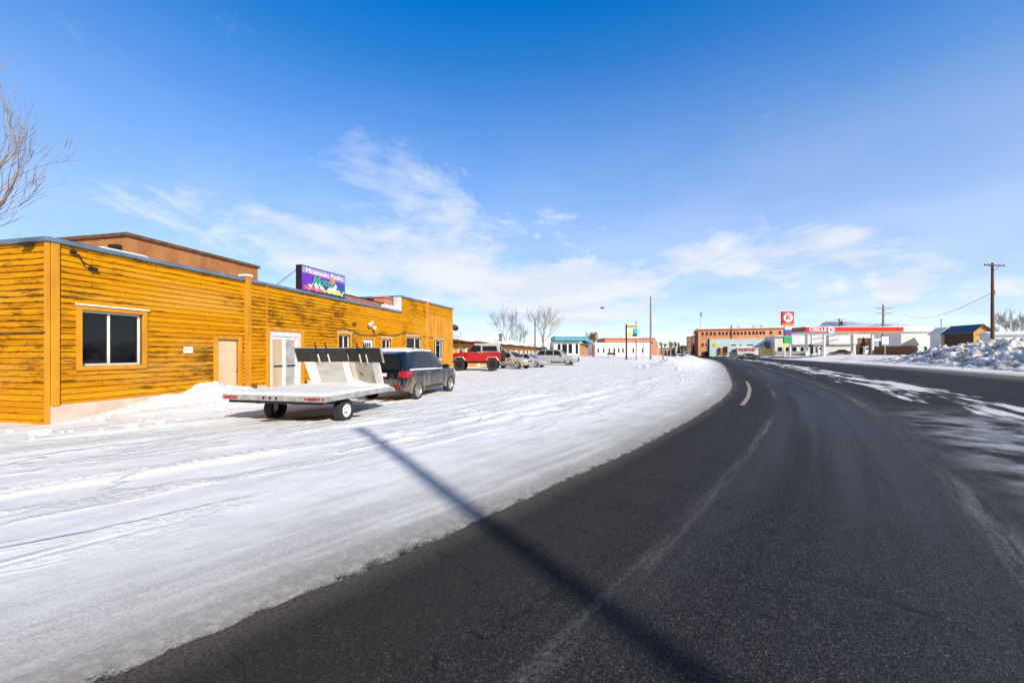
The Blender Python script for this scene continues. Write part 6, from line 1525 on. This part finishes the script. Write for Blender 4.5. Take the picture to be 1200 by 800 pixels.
gable('small_house', 'tiny white gabled house with one dark window', 1103, 1118, 96, 1.1, z_(390, 96), z_(384.5, 96), 6, M['white_paint'], M['fresh_snow'], False, wins=[(.38, .64, 3.2, 4.4, 'win')])
gable('orange_shed', 'orange gabled shed with a dark blue roof behind the snow pile', 1141, 1160, 88, 1.1, z_(388, 88), z_(381, 88), 7.5, M['orange_wall'], M['dark_blue_roof'], False, over=.5, a=12, side=M['dark_wood'], wins=[(.12, .24, 1.8, 2.9, 'win')])
gable('mobile_home', 'long low white mobile home right of the brown pole', 1166, 1215, 72, 1.0, z_(392, 72), z_(389.6, 72), 5, M['white_paint'], M['fresh_snow'], True, wins=[(.12, .22, 1.2, 2.2, 'win'), (.4, .55, 1.4, 2.2, 'win'), (.7, .8, 1.3, 2.2, 'win')])
gable('ochre_house', 'ochre house seen under the canopy behind the dark conifer', 1001, 1024, 118, 1.1, z_(396, 118), z_(391.5, 118), 7, M['stone_tan'], M['fresh_snow'], True, wins=[(.2, .4, 1., 2.2, 'win'), (.6, .8, 1., 2.2, 'win')])
gable('grey_house', 'grey sided house seen through the right end of the canopy', 1040, 1059, 112, 1.1, z_(394, 112), z_(388, 112), 7, M['grey_stone'], M['fresh_snow'], True, wins=[(.15, .4, 1.2, 2.6, 'win'), (.6, .85, 1.2, 2.6, 'win')])
conifer(1012, 104, 1.05, 4.6, 14, 'dark young conifer in front of the ochre house under the canopy', GC)
def fence():
    p0, p1 = Vector((at(1014, 98), 98, 1.0)), Vector((at(1074, 80), 80, 1.0)); L = (p1 - p0).length; a = math.atan2(p1.y - p0.y, p1.x - p0.x)
    root = empty('wooden_fence', p0, a); tag(root, 'brown wooden board fence between the station and the snow pile', 'fence')
    q = MB(); x = 0; rr = random.Random(6)
    while x < L: q.box(x, x + .18, -.02, .02, .05, 2.0 + rr.uniform(-.04, .04)); x += .2
    q.build('boards', M['fence_wood'], root)
    x = 0
    while x < L: q = MB(); q.box(x - .06, x + .06, .03, .15, -.3, 2.1); q.build('post', M['fence_wood'], root); x += 2.4
    q = MB(); q.box(0, L, .021, .06, .5, .6); q.box(0, L, .021, .06, 1.5, 1.6); q.build('rails', M['fence_wood'], root)
fence()
# ploughed snow pile
def snow_pile():
    s0, s1, d0, d1 = 26., 92., 20.5, 36.; n, k = 300, 110; V = []
    S = np.linspace(s0, s1, n); D = np.linspace(d0, d1, k); gs, gd = np.meshgrid(S, D)
    x, y = rd(gs.ravel(), gd.ravel()); s, d = gs.ravel(), gd.ravel()
    env = sstep(s, s1 - .5, s1 - 22) * sstep(s, s0, s0 + 6)
    prof = sstep(d, d0, d0 + 7.5) * sstep(d, d1, d1 - 7)
    big = fbm(x * .16, y * .16, 101, 3); mid = fbm(x * .55, y * .55, 103, 4); rid = 1 - np.abs(2 * fbm(x * .9, y * .9, 107, 4, .6) - 1)
    fine = fbm(x * 2.3, y * 2.3, 109, 4, .65); chunk = np.abs(fbm(x * 1.6, y * 1.6, 113, 3, .6) - .5)
    h = env * prof * (1.05 + 1.35 * (big - .25)) + (env * prof) ** .5 * ((mid - .5) * 1.8 + (rid - .75) * 1.0 + (fine - .5) * .9 + chunk * 1.1)
    base = zg(x, y)
    z = np.where(env * prof < .004, base - .25, base - .05 + np.maximum(h, -.15))
    mb = MB(); mb.add(list(zip(x.tolist(), y.tolist(), z.tolist())), [(j * n + i, j * n + i + 1, (j + 1) * n + i + 1, (j + 1) * n + i) for j in range(k - 1) for i in range(n - 1)])
    o = mb.build('snow_pile', M['dirty_snow'], smooth=100); tag(o, 'huge lumpy dirty pile of ploughed snow beside the road', 'snow pile')
snow_pile()
# loose snow clods beside the building and on the verge
def clods():
    rng = random.Random(9); q = MB(); n = 0
    def clod(x, y, r):
        z = gz(x, y); V = []; bm = bmesh.new(); bmesh.ops.create_icosphere(bm, subdivisions=2, radius=r)
        sd_ = rng.random() * 50
        for v in bm.verts:
            f = .75 + .5 * float(fbm(np.array([v.co.x / r * 1.3 + sd_]), np.array([v.co.y / r * 1.3 + v.co.z / r * 1.7]), 3, 3)[0]); v.co = v.co * f; v.co.z *= .7
        b0 = len(q.v); q.add([(v.co.x + x, v.co.y + y, v.co.z + z + r * .15) for v in bm.verts], [tuple(v.index for v in f.verts) for f in bm.faces]); bm.free()
    for k in range(46):
        fs = rng.uniform(-1.2, 7); fo = rng.uniform(.3, 2.2); p = FC + FU * fs + FN * fo; clod(p[0], p[1], rng.choice((.03, .04, .05, .09)))
    for k in range(16):
        fs = rng.uniform(-1.6, -.7); fo = rng.uniform(-1.2, .6); p = FC + FU * fs + FN * fo; clod(p[0], p[1], rng.uniform(.05, .14))
    for k in range(14):
        s, d = rng.uniform(18, 34), -rng.uniform(1.2, 6.); x, y = rd(s, d); clod(float(x), float(y), rng.choice((.012, .018, .025, .035)))
    for k in range(70):
        s, d = rng.uniform(34, 90), -rng.uniform(3, 8); x, y = rd(s, d); clod(float(x), float(y), rng.uniform(.08, .3))
    tag(q.build('snow_clods', M['fresh_snow'], smooth=50), kind='stuff')
    o = [o for o in bpy.data.objects if o.name == 'snow_clods'][0]; tag(o, 'loose snow clods scattered on the packed snow', 'snow clods')
clods()
